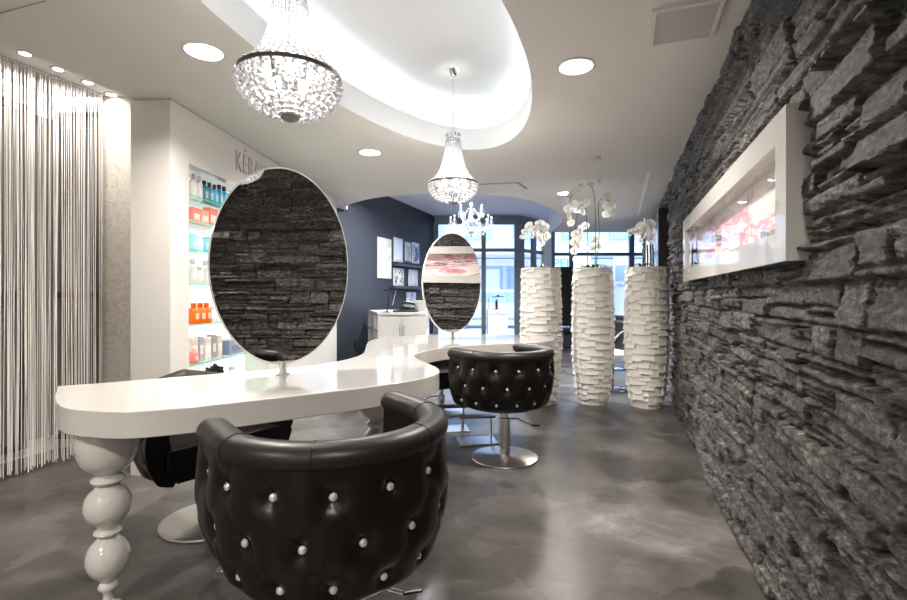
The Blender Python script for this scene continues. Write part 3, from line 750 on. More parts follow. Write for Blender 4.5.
# ------------------------------------------------------------ framed artwork on the stone wall
def wall_thing(name, s0, s1, z0, z1): return empty(name, wallpt((s0+s1)/2))
sA, sB = 1.50/math.cos(TH), 3.93/math.cos(TH)
fr = wall_thing('framed_artwork', sA, sB, 0, 0); tag(fr, 'wide white box frame with pink abstract art on the stone wall', 'artwork')
mw = yawm((0,0,0), D)      # local y along the wall, local -x into the room
hl = (sB-sA)/2; z0, z1 = 1.308, 1.803; bw, bh = .11, .10; FX0, FX1 = .075, -.045
mb = MB(); mb.box((FX1,-hl,z0),(FX0,hl,z0+bh)); mb.box((FX1,-hl,z1-bh),(FX0,hl,z1)); mb.box((FX1,-hl,z0+bh),(FX0,-hl+bw,z1-bh)); mb.box((FX1,hl-bw,z0+bh),(FX0,hl,z1-bh))
mb.build('frame','gloss_white', fr, mtx=mw)
am = mat('art',(.8,.6,.6),.5)
n_, mpp = noise_col(am, 1.6, [(.30,(.80,.74,.68)),(.42,(.84,.78,.74)),(.47,(.74,.40,.43)),(.53,(.56,.22,.31)),(.57,(.80,.70,.66)),(.64,(.13,.09,.09)),(.72,(.78,.52,.52))], 5, .55, mapping=(1,.9,4.5), distort=1.0)
mb = MB(); mb.box((.035,-hl+bw,z0+bh),(.05,hl-bw,z1-bh)); mb.build('picture', am, fr, mtx=mw)
mb = MB(); mb.box((-.030,-hl+bw,z0+bh),(-.027,hl-bw,z1-bh)); mb.build('cover_glass','art_glass', fr, mtx=mw)
mb = MB(); mb.box((-.012,hl-bw-.19,z0+bh),(.020,hl-bw-.13,z0+bh+.15)); mb.build('black_case','black', fr, mtx=mw)
# dark framed panel and white panel further along the wall
s0, s1 = 5.62/math.cos(TH), 6.75/math.cos(TH)
o = empty('wall_display', wallpt((s0+s1)/2)); tag(o, 'tall black framed picture on the stone wall behind the right planter', 'picture'); hl2 = (s1-s0)/2
mb = MB(); mb.box((-.10,-hl2,1.3),(.03,hl2,2.23)); mb.build('casing','black', o, bevel=.004, mtx=mw)
bm_ = mat('dark_print',(.02,.02,.02),.25); noise_col(bm_, 5, [(.45,(.01,.01,.012)),(.6,(.05,.05,.055)),(.68,(.5,.5,.5))], 3)
mb = MB(); mb.box((-.104,-hl2+.04,1.34),(-.10,hl2-.04,2.19)); mb.build('print', bm_, o, mtx=mw)
s0, s1 = 6.95/math.cos(TH), 7.7/math.cos(TH)
o = empty('wall_lightbox', wallpt((s0+s1)/2)); tag(o, 'white upright panel beyond the black picture on the stone wall', 'panel'); hl2 = (s1-s0)/2
mb = MB(); mb.box((-.13,-hl2,1.2),(.03,hl2,2.25)); mb.build('casing','facade_white', o, bevel=.01, mtx=mw)
mb = MB(); mb.box((-.134,-hl2+.05,1.26),(-.13,hl2-.05,2.2)); mb.build('face','paper', o, mtx=mw)

# ------------------------------------------------------------ basket chandeliers
def chandelier(x, y, label, zr=2.05):
    t = empty('basket_chandelier', (x,y,zr)); tag(t, label, 'chandelier', 'basket chandeliers of the oval recess')
    Rr = .184
    mb = MB(); mb.lathe([(Rr,-.008),(Rr+.005,-.007),(Rr+.005,.007),(Rr,.008),(Rr-.003,.007),(Rr-.003,-.007),(Rr,-.008)], 64, cap=False); mb.build('ring','dark_metal', t, smooth=40)
    mb = MB(); mb.lathe([(.048,.335),(.054,.338),(.054,.358),(.048,.36),(.044,.358),(.044,.338),(.048,.335)], 40, cap=False); mb.build('crown_ring','chrome', t, smooth=40)
    mb = MB()
    for k in range(10):
        a = k*math.pi/5; mb.octa((.05*math.cos(a),.05*math.sin(a),.372), .010,.016)
    mb.build('crown_crystals','crystal', t)
    mb = MB(); n = 23
    for i in range(n+1):
        u = i/n; r = .050 + .050*(1-u) + (Rr-.104)*(1-u)**5; z = .012+u*.325
        r0 = .0058+.0030*(1-u); mb.octa((r,0,z), r0, .0078)
    src = mb
    so = None; NS = 34
    for k in range(NS):
        if so is None: so = src.build('upper_bead_strand','crystal', t)
        else: o = inst(so,'upper_bead_strand',t); o.rotation_euler = (0,0,2*math.pi*k/NS)
    mb = MB(); n = 9
    for i in range(n):
        a = math.pi/2*(i+.3)/n; r = Rr*math.cos(a)**.8; z = -.128*math.sin(a)-.012
        mb.octa((r,0,z), .0150-.0008*i, .0145-.0006*i)
    bo = None; NB = 30
    for k in range(NB):
        if bo is None: bo = mb.build('basin_bead_strand','crystal', t)
        else: o = inst(bo,'basin_bead_strand',t); o.rotation_euler = (0,0,2*math.pi*(k+.5)/NB)
    mb = MB()
    for k in range(8):
        a = 2*math.pi*k/8; pts = [(Rr*math.cos(math.pi/2*i/8)**.8*math.cos(a) if i<8 else .02*math.cos(a), Rr*math.cos(math.pi/2*i/8)**.8*math.sin(a) if i<8 else .02*math.sin(a), -.135*math.sin(math.pi/2*i/8)) for i in range(9)]
        mb.tube(pts, .002, 5)
    mb.build('basin_wires','dark_metal', t)
    mb = MB(); mb.lathe([(.002,-.165),(.018,-.160),(.034,-.150),(.034,-.144),(.012,-.138)], 24); mb.build('bottom_finial','dark_metal', t, smooth=40)
    mb = MB(); mb.lathe([(.005,-.14),(.005,.36)], 8); mb.build('centre_rod','chrome', t)
    for k in range(5):
        a = k*2*math.pi/5; c = (.085*math.cos(a),.085*math.sin(a),-.01)
        mb = MB(); mb.lathe([(.010,-.045),(.010,-.012)], 10, c); mb.tube([(0,0,-.05),(c[0]*.6,c[1]*.6,-.06),(c[0],c[1],-.042)], .003, 6); h = mb.build('bulb_holder','chrome', t, smooth=40)
        mb = MB(); mb.ball((c[0],c[1],.005), .019, 10, 8, (1,1,1.3)); mb.build('bulb','bulb', h, smooth=60)
    mb = MB(); z = .37; k = 0
    top = ZL+.42-zr-.05
    while z < top:
        pts = []
        for i in range(10):
            a = 2*math.pi*i/10; q = .0075*math.cos(a); zz = z+.013+.014*math.sin(a)
            pts.append((q if k%2 else 0, 0 if k%2 else q, zz))
        mb.tube(pts, .0022, 5, closed=True); z += .0235; k += 1
    mb.build('chain','chrome', t, smooth=60)
    mb = MB(); mb.lathe([(.008,-.055),(.03,-.045),(.04,-.03),(.055,-.012),(.058,0)], 32, (0,0,ZL+.42-zr)); mb.build('ceiling_canopy','chrome', t, smooth=40)
    l = bpy.data.lights.new('chandelier_light','POINT'); l.energy = 16; l.color = (1,.95,.88); l.shadow_soft_size = .06
    lo = bpy.data.objects.new('chandelier_light', l); C.objects.link(lo); lo.parent = t; lo.location = (0,0,.06)
    return t
chandelier(-.613,1.80,'crystal basket chandelier above the big oval mirror, nearest and largest', 2.012)
chandelier(-.003,3.67,'crystal basket chandelier hanging on a chain at the far end of the oval recess')

# arm chandelier of the reception
def arm_chandelier():
    x, Y = (471-CX)/F*7.3, 7.3
    t = empty('arm_chandelier', (x,Y,2.25)); tag(t, 'branched clear crystal chandelier with drops hanging over the reception', 'chandelier')
    mb = MB(); mb.lathe([(.02,-.12),(.06,-.09),(.04,-.05),(.02,-.02),(.05,.03),(.06,.06),(.02,.1),(.015,.3),(.03,.33),(.01,.36)], 16); mb.build('glass_stem','blue_crystal', t, smooth=40)
    mb = MB(); mb.lathe([(.005,.36),(.005,.71),(.04,.73),(.05,.748)], 12); mb.build('hanger','chrome', t)
    k2 = 0
    for tier,(n,Rr,z0,zt) in enumerate([(10,.31,-.02,.03),(6,.18,.12,.20)]):
        for k in range(n):
            a = 2*math.pi*(k+.5*tier)/n; ca, sa = math.cos(a), math.sin(a)
            mb = MB(); mb.tube([(ca*r, sa*r, z) for r,z in ((.02,z0),(Rr*.4,z0-.05),(Rr*.8,z0-.03),(Rr,zt))], .007, 6)
            arm = mb.build('arm','blue_crystal', t, smooth=60)
            mb = MB(); mb.lathe([(.008,0),(.035,.012),(.038,.016),(.012,.018),(.009,.02),(.009,.08)], 10, (ca*Rr,sa*Rr,zt)); mb.build('candle_cup','blue_crystal', arm, smooth=40)
            mb = MB(); mb.ball((ca*Rr,sa*Rr,zt+.098), .010, 8, 5, (1,1,1.7)); mb.build('candle_bulb','candle', arm, smooth=60)
            mb = MB()
            for q in range(4):
                b = 2*math.pi*q/4; cx_, cy_ = ca*Rr+.032*math.cos(b), sa*Rr+.032*math.sin(b)
                mb.octa((cx_,cy_,zt-.01),.006,.009); mb.octa((cx_,cy_,zt-.045),.010,.024)
            for q in range(6):
                u = q/6; r = .05+(Rr-.05)*u; mb.octa((ca*r,sa*r, zt+.06*(1-u)-.05*math.sin(math.pi*u)),.007,.009)
            mb.octa((ca*Rr*.55,sa*Rr*.55,z0-.10),.012,.03); mb.octa((ca*Rr*.8,sa*Rr*.8,z0-.09),.010,.028)
            mb.build('crystal_drops','blue_crystal', arm)
    l = bpy.data.lights.new('candle_light','POINT'); l.energy = 7; l.color = (.85,.92,1); l.shadow_soft_size = .2; lo = bpy.data.objects.new('candle_light', l); C.objects.link(lo); lo.parent = t; lo.location = (0,0,.25)
    mb = MB(); mb.octa((0,0,-.15),.02,.03); mb.build('bottom_drop','blue_crystal', t)
arm_chandelier()

# ------------------------------------------------------------ ceiling fittings
def downlight(x, y, z, r, label, group, e=30, m='lamp', col=(1,.93,.84)):
    t = empty('downlight', (x,y,z)); tag(t, label, 'downlight', group)
    mb = MB(); mb.lathe([(r,0),(r+.016,0),(r+.016,-.005),(r,-.008),(r,0)], 40, cap=False); mb.build('trim_ring','gloss_white', t, smooth=30)
    mb = MB(); mb.lathe([(r,-.004),(.001,-.004)][::-1], 40, cap=False); mb.build('lens', m, t)
    l = bpy.data.lights.new('downlight_beam','AREA'); l.shape = 'DISK'; l.size = r*2; l.energy = e; l.color = col; l.spread = math.radians(150)
    lo = bpy.data.objects.new('downlight_beam', l); C.objects.link(lo); lo.parent = t; lo.location = (0,0,-.012)
    return t
for px,py,lab in [(204,51,'round ceiling downlight left of the nearest chandelier'),(576,66,'round ceiling downlight right of the oval recess'),(370,152,'round ceiling downlight beyond the oval recess above the mirrors'),(565,193,'ceiling downlight above the planters, further left'),(580,211,'ceiling downlight above the planters, nearest the windows')]:
    p = at_z(px,py,ZL); downlight(p.x,p.y,ZL,.092,lab,'round ceiling downlights',e=34)
for k,(x,y) in enumerate([(-2.0,-.3),(.2,-.6),(-1.6,-2.2),(.0,-2.2)]):  # added fill lamps out of view, for overall room brightness
    downlight(x,y,ZL,.092,'added unseen fill downlight behind the camera, %s of its group'%ORD[k],'added fill downlights behind the camera',e=40)
downlight(-.55,7.25,ZU,.08,'added unseen downlight brightening the white reception cabinet','added reception fill downlights',e=85,col=(.95,.97,1))  # added lamp hidden above the low ceiling edge, brightens the cabinet
downlight(.75,7.25,ZU,.08,'added unseen downlight brightening the reception walkway','added reception fill downlights',e=85,col=(.95,.97,1))  # second added lamp, also out of view, lifts the dim reception
for k,(px,py) in enumerate([(25,53),(58,68.5),(88,82),(111,94)]):
    p = at_z(px,py,2.74); downlight(p.x,p.y,2.74,.03,['small spotlight above the strings, nearest of four','small spotlight above the strings, second from the near end','small spotlight above the strings, third from the near end','small spotlight above the strings by the wallpaper'][k],'small spotlights above the strings',e=(3.2,3.0,2.4,.9)[k],m='spot')
v = empty('air_vent', at_z(684,23,ZL), yaw(D)); tag(v,'square grey ventilation grille in the ceiling beside the stone wall','vent')
mb = MB()
for a,b in (((-.15,-.17),(.15,-.15)),((-.15,.15),(.15,.17)),((-.15,-.15),(-.13,.15)),((.13,-.15),(.15,.15))): mb.box((a[0],a[1],-.012),(b[0],b[1],0))
mb.build('frame','ceil', v)
mb = MB()
for k in range(15): y = -.145+k*.0205; mb.box((-.13,y,-.010),(.13,y+.0175,-.006))
mb.build('slats','vent', v)
mb = MB(); mb.box((-.13,-.15,-.004),(.13,.15,-.001)); mb.build('filter','vent', v)
v = empty('air_slot', at_z(500,186,ZL)); tag(v,'slim linear air slot in the ceiling left of the planters','vent')
a, b, c2 = at_z(478,184.5,ZL)-v.location, at_z(518,182.5,ZL)-v.location, at_z(527,189,ZL)-v.location
mb = MB(); mb.bar(a,b,.05,.006); mb.build('slot','dark_metal', v)
mb = MB(); mb.bar(b,c2,.035,.006); mb.build('side_slot','dark_metal', v)
p = at_z(596,157,ZL); mb = MB(); mb.lathe([(.02,-.03),(.035,-.028),(.045,-.012),(.048,0)], 24); o = mb.build('smoke_detector','vent', smooth=40); o.location = p; tag(o,'small round detector on the ceiling above the middle planter','smoke detector')
a, b = at_z(649,172,ZL), at_z(638,215,ZL); mb = MB(); mb.bar(a-Vector((0,0,.004)),b-Vector((0,0,.004)),.03,.008); struct(mb.build('trim_1','cove'))
a, b = at_z(0,13,ZL), at_z(45,1,ZL); mb = MB(); mb.bar(a-Vector((0,0,.002)),b-Vector((0,0,.002)),.004,.003); struct(mb.build('trim_2','vent'))

# ------------------------------------------------------------ reception: desk, ledges, pictures
A_, B_ = Vector((-1.06,6.7,0)), Vector((-.38,6.7,0))
rd = empty('reception_cabinet', (-.8,7.0,0)); tag(rd, 'white reception cabinet with open side shelves against the dark blue wall', 'cabinet')
I = Matrix.Translation((.8,-7.0,0))
E_ = Vector((-1.40,7.86,0)); dn = (E_-A_).normalized(); back = Vector((-.38,7.5,0))
mb = MB(); mb.prism([A_,B_,back,Vector((-1.1,8.1,0)),E_], .92,.955); mb.build('top','cabinet_white', rd, mtx=I, bevel=.003)
inn = Vector((dn.y,-dn.x,0))*.25
mb = MB(); mb.prism([A_+inn, Vector((B_.x,A_.y+.0,0)), back, Vector((-1.1,8.1,0)), E_+inn], 0,.92); mb.build('carcass','cabinet_white', rd, mtx=I)
mb = MB(); mb.prism([A_, A_+inn, A_+inn+dn*.03, A_+dn*.03], 0,.92); mb.prism([E_-dn*.03, E_-dn*.03+inn, E_+inn, E_], 0,.92)
m0 = A_+dn*.45; mb.prism([m0,m0+inn,m0+inn+dn*.02,m0+dn*.02],0,.92)
for z in (.1,.42,.68): mb.prism([A_,A_+inn,E_+inn,E_], z, z+.02)
mb.build('side_shelves','cabinet_white', rd, mtx=I)
for k in range(2):
    mb = MB(); x0 = -1.05+k*.335; mb.box((x0,6.688,.08),(x0+.325,6.698,.90)); d_ = mb.build('door','cabinet_white', rd, mtx=I, bevel=.002)
    mb = MB(); mb.bar((x0+(.30 if k==0 else .025),6.68,.62),(x0+(.30 if k==0 else .025),6.68,.78),.008,.008); mb.build('handle','chrome', d_, mtx=I)
for k,(s_,z_) in enumerate([(.08,.70),(.20,.70),(.60,.70),(.10,.44)]):
    q = A_+dn*(s_+.06)+inn*.42
    mb = MB(); mb.lathe([(.035,0),(.038,.01),(.038,.11),(.02,.13),(.02,.16)], 14); o = mb.build('storage_bottle','black', smooth=40); o.location = (q.x,q.y,z_+.001)
    tag(o, ['black bottle in the cabinet upper side shelf, nearest','black bottle in the cabinet upper side shelf, second','black bottle in the cabinet upper side shelf, innermost','black bottle on the cabinet lower side shelf'][k],'bottle','black bottles in the cabinet side shelf')
mb = MB(); mb.box((-.60,7.1,.956),(-.38,7.14,1.12)); tag(mb.build('counter_screen','gloss_white', bevel=.004), 'low white privacy panel standing on the right of the cabinet', 'panel')
# card terminal / phone console with angled lamp
ph = empty('telephone_console', (-.66,6.86,.955)); tag(ph, 'black telephone console with cables on the white cabinet', 'telephone')
mb = MB(); mb.prism([(-.20,-.10),(.15,-.10),(.17,.08),(-.16,.08)], 0,.03); mb.build('base','black', ph, bevel=.008)
mb = MB(); mb.add([(-.10,-.09,.03),(.14,-.09,.03),(.14,.08,.03),(-.10,.08,.03),(-.07,-.03,.10),(.11,-.03,.085),(.12,.06,.12),(-.06,.06,.13)], [(0,3,2,1),(4,5,6,7),(0,1,5,4),(1,2,6,5),(2,3,7,6),(3,0,4,7)]); mb.build('keypad_body','black', ph, bevel=.01)
mb = MB(); mb.tube([(-.08,-.05,.12),(-.02,-.05,.14),(.06,-.05,.135),(.11,-.05,.115)], .018, 10); mb.build('handset','black', ph, smooth=60)
mb = MB(); mb.tube([(.09,.0,.12),(.13,-.04,.13),(.16,-.06,.05),(.14,-.09,.01)], .004, 6); mb.build('cord','black', ph, smooth=60)
ds = empty('desk_lamp', (-.945,6.80,.955)); tag(ds, 'slim black and silver angled desk lamp beside the telephone', 'lamp')
mb = MB(); mb.lathe([(.07,0),(.07,.008),(.01,.014)], 24); mb.build('base','black', ds, smooth=40)
mb = MB(); mb.tube([(0,0,.012),(.03,0,.12),(.01,0,.30)], .008, 8); mb.build('lower_arm','black', ds, smooth=60)
mb = MB(); mb.tube([(.08,0,.10),(.13,0,.31)], .006, 8); mb.tube([(.01,0,.30),(.13,0,.31)],.005,8); mb.build('upper_arm','chrome', ds, smooth=60)
mb = MB(); mb.box((-.05,-.015,.295),(.14,.015,.318)); mb.build('lamp_head','black', ds, bevel=.004)
# pictures on the dark wall
wdir = Vector((.3443,1,0)).normalized(); wn = Vector((wdir.y,-wdir.x,0)); tmw = Matrix(((wdir.x,0,wn.x,0),(wdir.y,0,wn.y,0),(0,1,0,0),(0,0,0,1)))
def dwp(px, py):
    r = (px-CX)/F; Y = -4.2/(r-.3443); return Vector((dw(Y), Y, CH-(py-HY)/F*Y))
pics = [((377,390.5),(236.5,278),'gloss_white',0,'large white picture at the left of the dark wall group'),
 ((393.3,402),(237,261.5),'gloss_white',1,'white framed picture with blue print, left on the upper ledge'),
 ((403,410.8),(240,262.3),'black',2,'dark rimmed picture in the middle of the upper ledge'),
 ((411.5,418.3),(242,263),'gloss_white',3,'white framed picture with dark lower half on the upper ledge'),
 ((393,403),(267.5,285.5),'gloss_white',4,'white picture with black drawing, left on the lower ledge'),
 ((408,417),(269,286),'gloss_white',5,'pale grey picture at the right of the lower ledge'),
 ((406,415),(292,304),'gloss_white',6,'small white certificate below the lower ledge')]
pc = [[(.3,(.75,.75,.72)),(.5,(.45,.52,.40)),(.6,(.78,.78,.76))],[(.35,(.55,.62,.85)),(.65,(.75,.80,.92))],[(.4,(.70,.72,.72)),(.6,(.35,.42,.42))],[(.45,(.62,.70,.90)),(.55,(.08,.09,.22))],[(.45,(.80,.80,.80)),(.52,(.05,.05,.06)),(.6,(.8,.8,.8))],[(.4,(.55,.60,.70)),(.6,(.75,.78,.85))],[(.45,(.75,.78,.85)),(.6,(.3,.32,.5))]]
for (xs,ys,fm,i,lab) in pics:
    a, b = dwp(xs[0], ys[1]), dwp(xs[1], ys[1]); zt_ = dwp(xs[0],ys[0]).z; zb_ = a.z; w = (Vector((b.x-a.x,b.y-a.y,0))).length
    t = empty('wall_picture', (a.x,a.y,zb_)); tag(t, lab, 'picture', 'pictures on the dark blue wall'); h = zt_-zb_
    off = wn*.004
    mb = MB(); mb.box((0,0,.002),(w,h,.022)); mb.build('frame', fm, t, mtx=tmw, bevel=.003)
    im = mat('print',(.7,.7,.7),.4); noise_col(im, 6, pc[i], 4, distort=.6)
    e = min(w,h)*.1 if i else .02
    mb = MB(); mb.box((e,e,.022),(w-e,h-e,.024)); mb.build('print', im, t, mtx=tmw)
for (x0,x1,y,lab) in [(391.5,422,263.8,'upper black picture ledge on the dark blue wall'),(389,418.5,286.5,'lower black picture ledge on the dark blue wall')]:
    a, b = dwp(x0,y), dwp(x1,y); zq = dwp((x0+x1)/2,y).z if x0 > 390 else dwp(393,y).z
    w = Vector((b.x-a.x,b.y-a.y,0)).length; t = empty('picture_ledge',(a.x,a.y,0)); tag(t, lab, 'ledge', 'black picture ledges')
    zq = dwp(x0+2,y).z
    mb = MB(); mb.box((0,zq-.035,.002),(w,zq-.012,.11)); mb.build('board','dark_shelf', t, mtx=tmw)
    mb = MB(); mb.box((0,zq-.034,.105),(w,zq+.012,.114)); mb.build('front_lip','dark_shelf', t, mtx=tmw)
a = dwp(355.5,344); mb = MB(); mb.box((-.04,-.06,.002),(.04,.06,.012)); o = mb.build('wall_socket','black', mtx=tmw, bevel=.004); o.location = (a.x,a.y,a.z); tag(o,'black double socket low on the dark blue wall','socket')

# ------------------------------------------------------------ shop windows
def win_seg(name, a, b, z1, posts, trans, zt_=.0):
    a, b = Vector(a), Vector(b); w = (b-a).length; d = (b-a).normalized(); t = empty(name, a); struct(t)
    mt = Matrix(((d.x,-d.y,0,0),(d.y,d.x,0,0),(0,0,1,0),(0,0,0,1)))
    mb = MB(); mb.box((0,-.05,z1-.10),(w,.05,ZU)); mb.build('header','frame_grey', t, mtx=mt)
    mb = MB(); mb.box((0,-.04,0),(w,.04,.09)); mb.build('bottom_rail','frame_grey', t, mtx=mt)
    for (u, hw) in posts:
        mb = MB(); mb.box((u*w-hw,-.05,.0),(u*w+hw,.05,z1-.08)); mb.build('post','frame_grey', t, mtx=mt, bevel=.004)
    for z in trans:
        mb = MB(); mb.box((0,-.035,z-.04),(w,.035,z+.04)); mb.build('transom','frame_grey', t, mtx=mt, bevel=.004)
    mb = MB(); mb.box((0.02,-.004,.09),(w-.02,.004,z1-.1)); mb.build('pane','glass', t, mtx=mt)
    return t
Wy = 10.9
xl, xr = (435-CX)/F*Wy, (519.5-CX)/F*Wy
zh = 2.95
win_seg('window_2', (xl,Wy,0), (xr,Wy,0), zh-.05, [(.01,.06),(.575,.05),(.985,.09)], [2.22])
RT = Vector(((551-CX)/F*12.0,12.0,0))
win_seg('window_3', (xr,Wy,0), RT, 2.9, [(.06,.05),(.42,.06),(.75,.05)], [2.22])
RE = Vector(((655-CX)/F*12.0,12.0,0))
win_seg('window_4', RT, (4.95,12.0,0), 2.88, [(.012,.06),(.20,.05),(.80,.06)], [2.22])
p = RT + (Vector((xr,Wy,0))-RT)*.30
mb = MB(); mb.box((RT.x-.30,RT.y-.36,0),(RT.x-.06,RT.y-.24,ZU)); struct(mb.build('wall_pier','facade_white'))

# ------------------------------------------------------------ white plinth with glass vitrine at the window
px0 = (497-CX)/F*10.0
t = empty('display_plinth',(px0,10.0,0)); tag(t,'white display plinth standing at the shop window left of the planters','plinth')
mb = MB(); mb.box((-.205,-.18,0),(.205,.18,.80)); mb.build('body','facade_white', t, bevel=.004)
mb = MB(); mb.box((-.205,-.185,.805),(.205,.18,.90)); mb.build('drawer','facade_white', t, bevel=.004)
mb = MB(); mb.lathe([(.001,0),(.012,.003),(.012,.01)],12); mb.build('knob','black', t, mtx=Matrix.Translation((0,-.19,.85)) @ Matrix.Rotation(math.radians(90),4,'X'))
t = empty('glass_vitrine',(px0,10.0,.902)); tag(t,'small glass vitrine with black lid on the white plinth','vitrine')
mb = MB(); 
for a,b in (((-.17,-.13),(.17,-.127)),((-.17,.127),(.17,.13)),((-.17,-.127),(-.167,.127)),((.167,-.127),(.17,.127))): mb.box((a[0],a[1],0),(b[0],b[1],.25))
mb.build('glass_walls','glass', t)
mb = MB(); mb.box((-.10,-.10,.252),(.13,.10,.268)); mb.build('lid','black', t)
mb = MB(); mb.ball((.02,0,.285),.035,10,6,(1,1,.5)); mb.build('lid_knob','dark_metal', t, smooth=60)
mb = MB(); mb.lathe([(.04,0),(.035,.015),(.015,.03),(.03,.07),(.022,.11),(.035,.14),(.012,.17),(.02,.19),(.004,.21)], 14); o = mb.build('figurine','black', smooth=50); o.location = (px0-.01,10.0,.903); tag(o,'small black figurine inside the glass vitrine','figurine')

# ------------------------------------------------------------ far chairs between the planters
def shell_chair(x, y, rz, lab):
    t = empty('waiting_chair',(x,y,0),rz); tag(t,lab,'chair','far chairs between the planters')
    mb = MB(); mb.lathe([(.23,0),(.235,.006),(.22,.014),(.03,.02)],40); mb.build('base_disc','chrome', t, smooth=40)
    mb = MB(); mb.lathe([(.03,.018),(.03,.36)],20); mb.build('column','chrome', t, smooth=40)
    mb = MB(); mb.box((-.26,-.26,.36),(.26,.24,.48)); mb.build('seat','facade_white', t, bevel=.04, bseg=4)
    mb = MB(); mb.box((-.24,.20,.46),(.24,.27,.86)); mb.build('backrest','black', t, bevel=.03, bseg=4)
    for sx in (-1,1):
        mb = MB(); mb.tube([(sx*.28,.25,.84),(sx*.30,.10,.80),(sx*.30,-.08,.72),(sx*.30,-.22,.58),(sx*.29,-.27,.42)], .035, 12, rb=.02); mb.build('armrest','black', t, smooth=60)
    return t
shell_chair(2.02,6.15,math.radians(-75),'black and white swivel chair between middle and right planter, nearer one')
shell_chair(2.60,7.85,math.radians(-75),'black and white swivel chair further back between the right two planters')
t = empty('dark_bench',(2.75,10.9,0)); tag(t,'low black table by the window behind the planters','table')
mb = MB(); mb.box((-.45,-.3,.38),(.45,.3,.45)); mb.build('tabletop','black', t, bevel=.01)
mb = MB(); mb.box((-.42,-.27,0),(.42,.27,.06)); mb.build('foot','black', t)
mb = MB(); mb.box((-.30,-.2,.06),(.30,.2,.38)); mb.build('pedestal','dark_shelf', t)
t = empty('dark_banner',(2.66,11.6,0)); tag(t,'tall black banner stand between left and middle planters at the window','banner')
mb = MB(); mb.box((-.20,-.02,.45),(.20,.0,1.88)); mb.build('sheet','black', t)
mb = MB(); mb.box((-.22,-.10,0),(.22,.10,.05)); mb.box((-.01,-.02,.05),(.01,0,.45)); mb.build('foot','dark_metal', t)

# ------------------------------------------------------------ street outside
mb = MB(); mb.box((-25,FARY,-.1),(30,45,-.02)); struct(mb.build('ground','street'))
bd = empty('shop_building',(2,24,0)); tag(bd,'pale blue shop building across the street seen through the windows','building')
mb = MB(); mb.box((-18,0,0),(18,6,7.0)); mb.build('wall','facade', bd)
mb = MB(); mb.box((-18,-2.4,3.05),(18,0,3.4)); mb.build('canopy','facade_white', bd)
mb = MB(); mb.box((-18,-.15,2.65),(18,-.02,3.0)); mb.build('fascia','awning', bd)
for k in range(14):
    x = -16+k*2.4
    mb = MB(); mb.box((x,-.06,.3),(x+1.9,-.01,2.5)); mb.build('shop_window','win_dark' if k%3==1 else 'facade_white', bd)
    mb = MB(); mb.box((x+.2,-.06,4.0),(x+1.5,-.01,5.8)); mb.build('upper_window','win_dark', bd)
for k in range(15):
    x = -16+k*2.4-.25; mb = MB(); mb.box((x-.1,-.1,0),(x+.1,-.01,2.65)); mb.build('pilaster','street' if k%2 else 'facade_white', bd)
# signs in the street
tq = empty('street_sign',(at_y(561,261,16).x,16,0)); tag(tq,'white shop sign with teal letters behind the windows','sign')
mb = MB(); mb.box((-.55,0,2.02),(1.0,.06,2.55)); mb.build('board','facade_white', tq)
mb = MB(); mb.bar((.2,.1,0),(.2,.1,2.05),.08); mb.build('post','frame_grey', tq)
text_mesh('letters','PEL',.42,'teal', Matrix.Translation((-.28,-.01,2.12)) @ Matrix.Rotation(math.radians(90),4,'X'), tq, .005, width=.62)
tq = empty('poster_stand',(at_y(621.5,286,13.2).x,13.2,0)); tag(tq,'pale poster stand with blue picture outside between the right planters','sign')
mb = MB(); mb.box((-.22,0,.4),(.22,.04,2.25)); mb.build('board','facade_white', tq)
mb = MB(); mb.box((-.16,-.01,1.58),(.16,0,2.02)); mb.build('picture','win_dark', tq)
text_mesh('letters','TSLO',.13,'win_dark', Matrix.Translation((-.15,-.008,1.42)) @ Matrix.Rotation(math.radians(90),4,'X'), tq, .004, width=.30)
mb = MB(); mb.box((-.2,-.1,-.02),(.2,.14,.4)); mb.build('foot','frame_grey', tq)
t = empty('parked_car',(1.6,18.2,-.02)); tag(t,'pale blue car parked across the street beyond the shop window','car')
body_pts = [(-2.1,.35),(-2.1,.75),(-1.9,.85),(-1.2,.92),(-.7,1.38),(.8,1.42),(1.5,.95),(2.05,.85),(2.15,.6),(2.1,.35)]
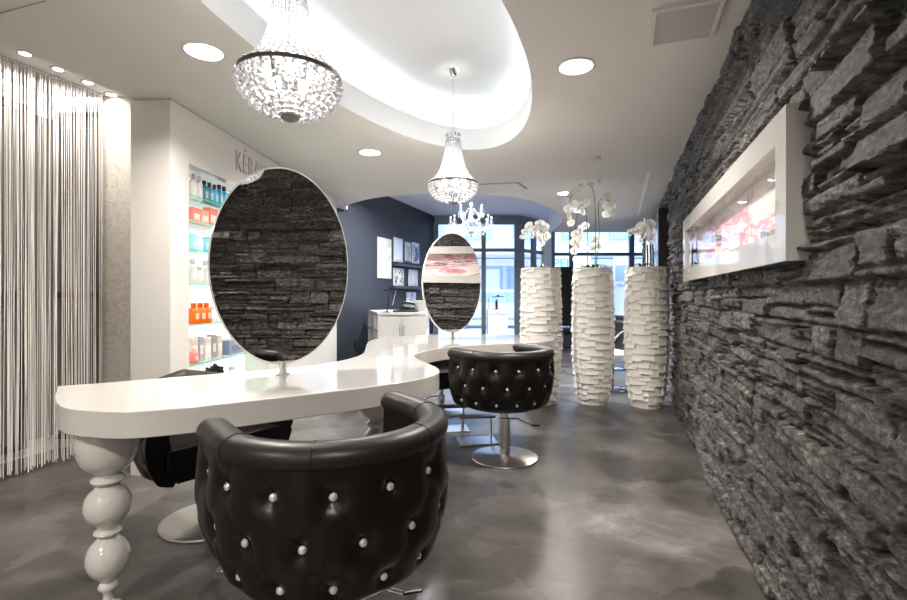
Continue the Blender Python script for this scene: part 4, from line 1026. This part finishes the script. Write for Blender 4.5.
mb = MB(); n = len(body_pts); mb.add([(x,-.85,z) for x,z in body_pts]+[(x,.85,z) for x,z in body_pts], [tuple(range(n))[::-1], tuple(n+i for i in range(n))]+[(i,(i+1)%n,n+(i+1)%n,n+i) for i in range(n)]); mb.build('body','street', t, bevel=.08, bseg=3)
mb = MB(); mb.add([(-1.05,-.86,.95),(1.3,-.86,.97),(.75,-.86,1.34),(-.62,-.86,1.31)],[(0,1,2,3)]); mb.build('side_window','win_dark', t)
for x in (-1.35,1.35):
    for y in (-.8,.8):
        mb = MB(); mb.lathe([(.12,-.1),(.32,-.1),(.34,-.06),(.34,.06),(.32,.1),(.12,.1)],28); mb.build('wheel','black', t, smooth=40, mtx=Matrix.Translation((x,y,.34)) @ Matrix.Rotation(math.radians(90),4,'X'))

# ------------------------------------------------------------ light
w = bpy.data.worlds.new('World'); bpy.context.scene.world = w; w.use_nodes = True
bg = w.node_tree.nodes['Background']; bg.inputs[0].default_value = (.62,.76,1.0,1); bg.inputs[1].default_value = 2.3
def area(name, loc, rot, sx, sy, e, col):
    l = bpy.data.lights.new(name,'AREA'); l.shape = 'RECTANGLE'; l.size = sx; l.size_y = sy; l.energy = e; l.color = col
    o = bpy.data.objects.new(name, l); C.objects.link(o); o.location = loc; o.rotation_euler = rot; return o
s_ = bpy.data.lights.new('sun','SUN'); s_.energy = 2.2; s_.angle = .3; s_.color = (1,.97,.95); so_ = bpy.data.objects.new('sun', s_); C.objects.link(so_); so_.rotation_euler = (math.radians(38),0,math.radians(15))

# ------------------------------------------------------------ camera
cam = bpy.data.cameras.new('camera'); cam.sensor_width = 36; cam.lens = F/907*36; cam.shift_y = -(300-HY)/907; cam.clip_end = 200
co = bpy.data.objects.new('camera', cam); C.objects.link(co); co.location = (0,0,CH); co.rotation_euler = (math.radians(90),0,0)
sc = bpy.context.scene; sc.camera = co
sc.view_settings.view_transform = 'Standard'; sc.view_settings.look = 'None'; sc.view_settings.gamma = 1; sc.view_settings.use_curve_mapping = False
sc.view_settings.exposure = 0.45
sc.cycles.use_denoising = True; sc.cycles.max_bounces = 8; sc.cycles.transparent_max_bounces = 12
sc.cycles.sample_clamp_indirect = 6
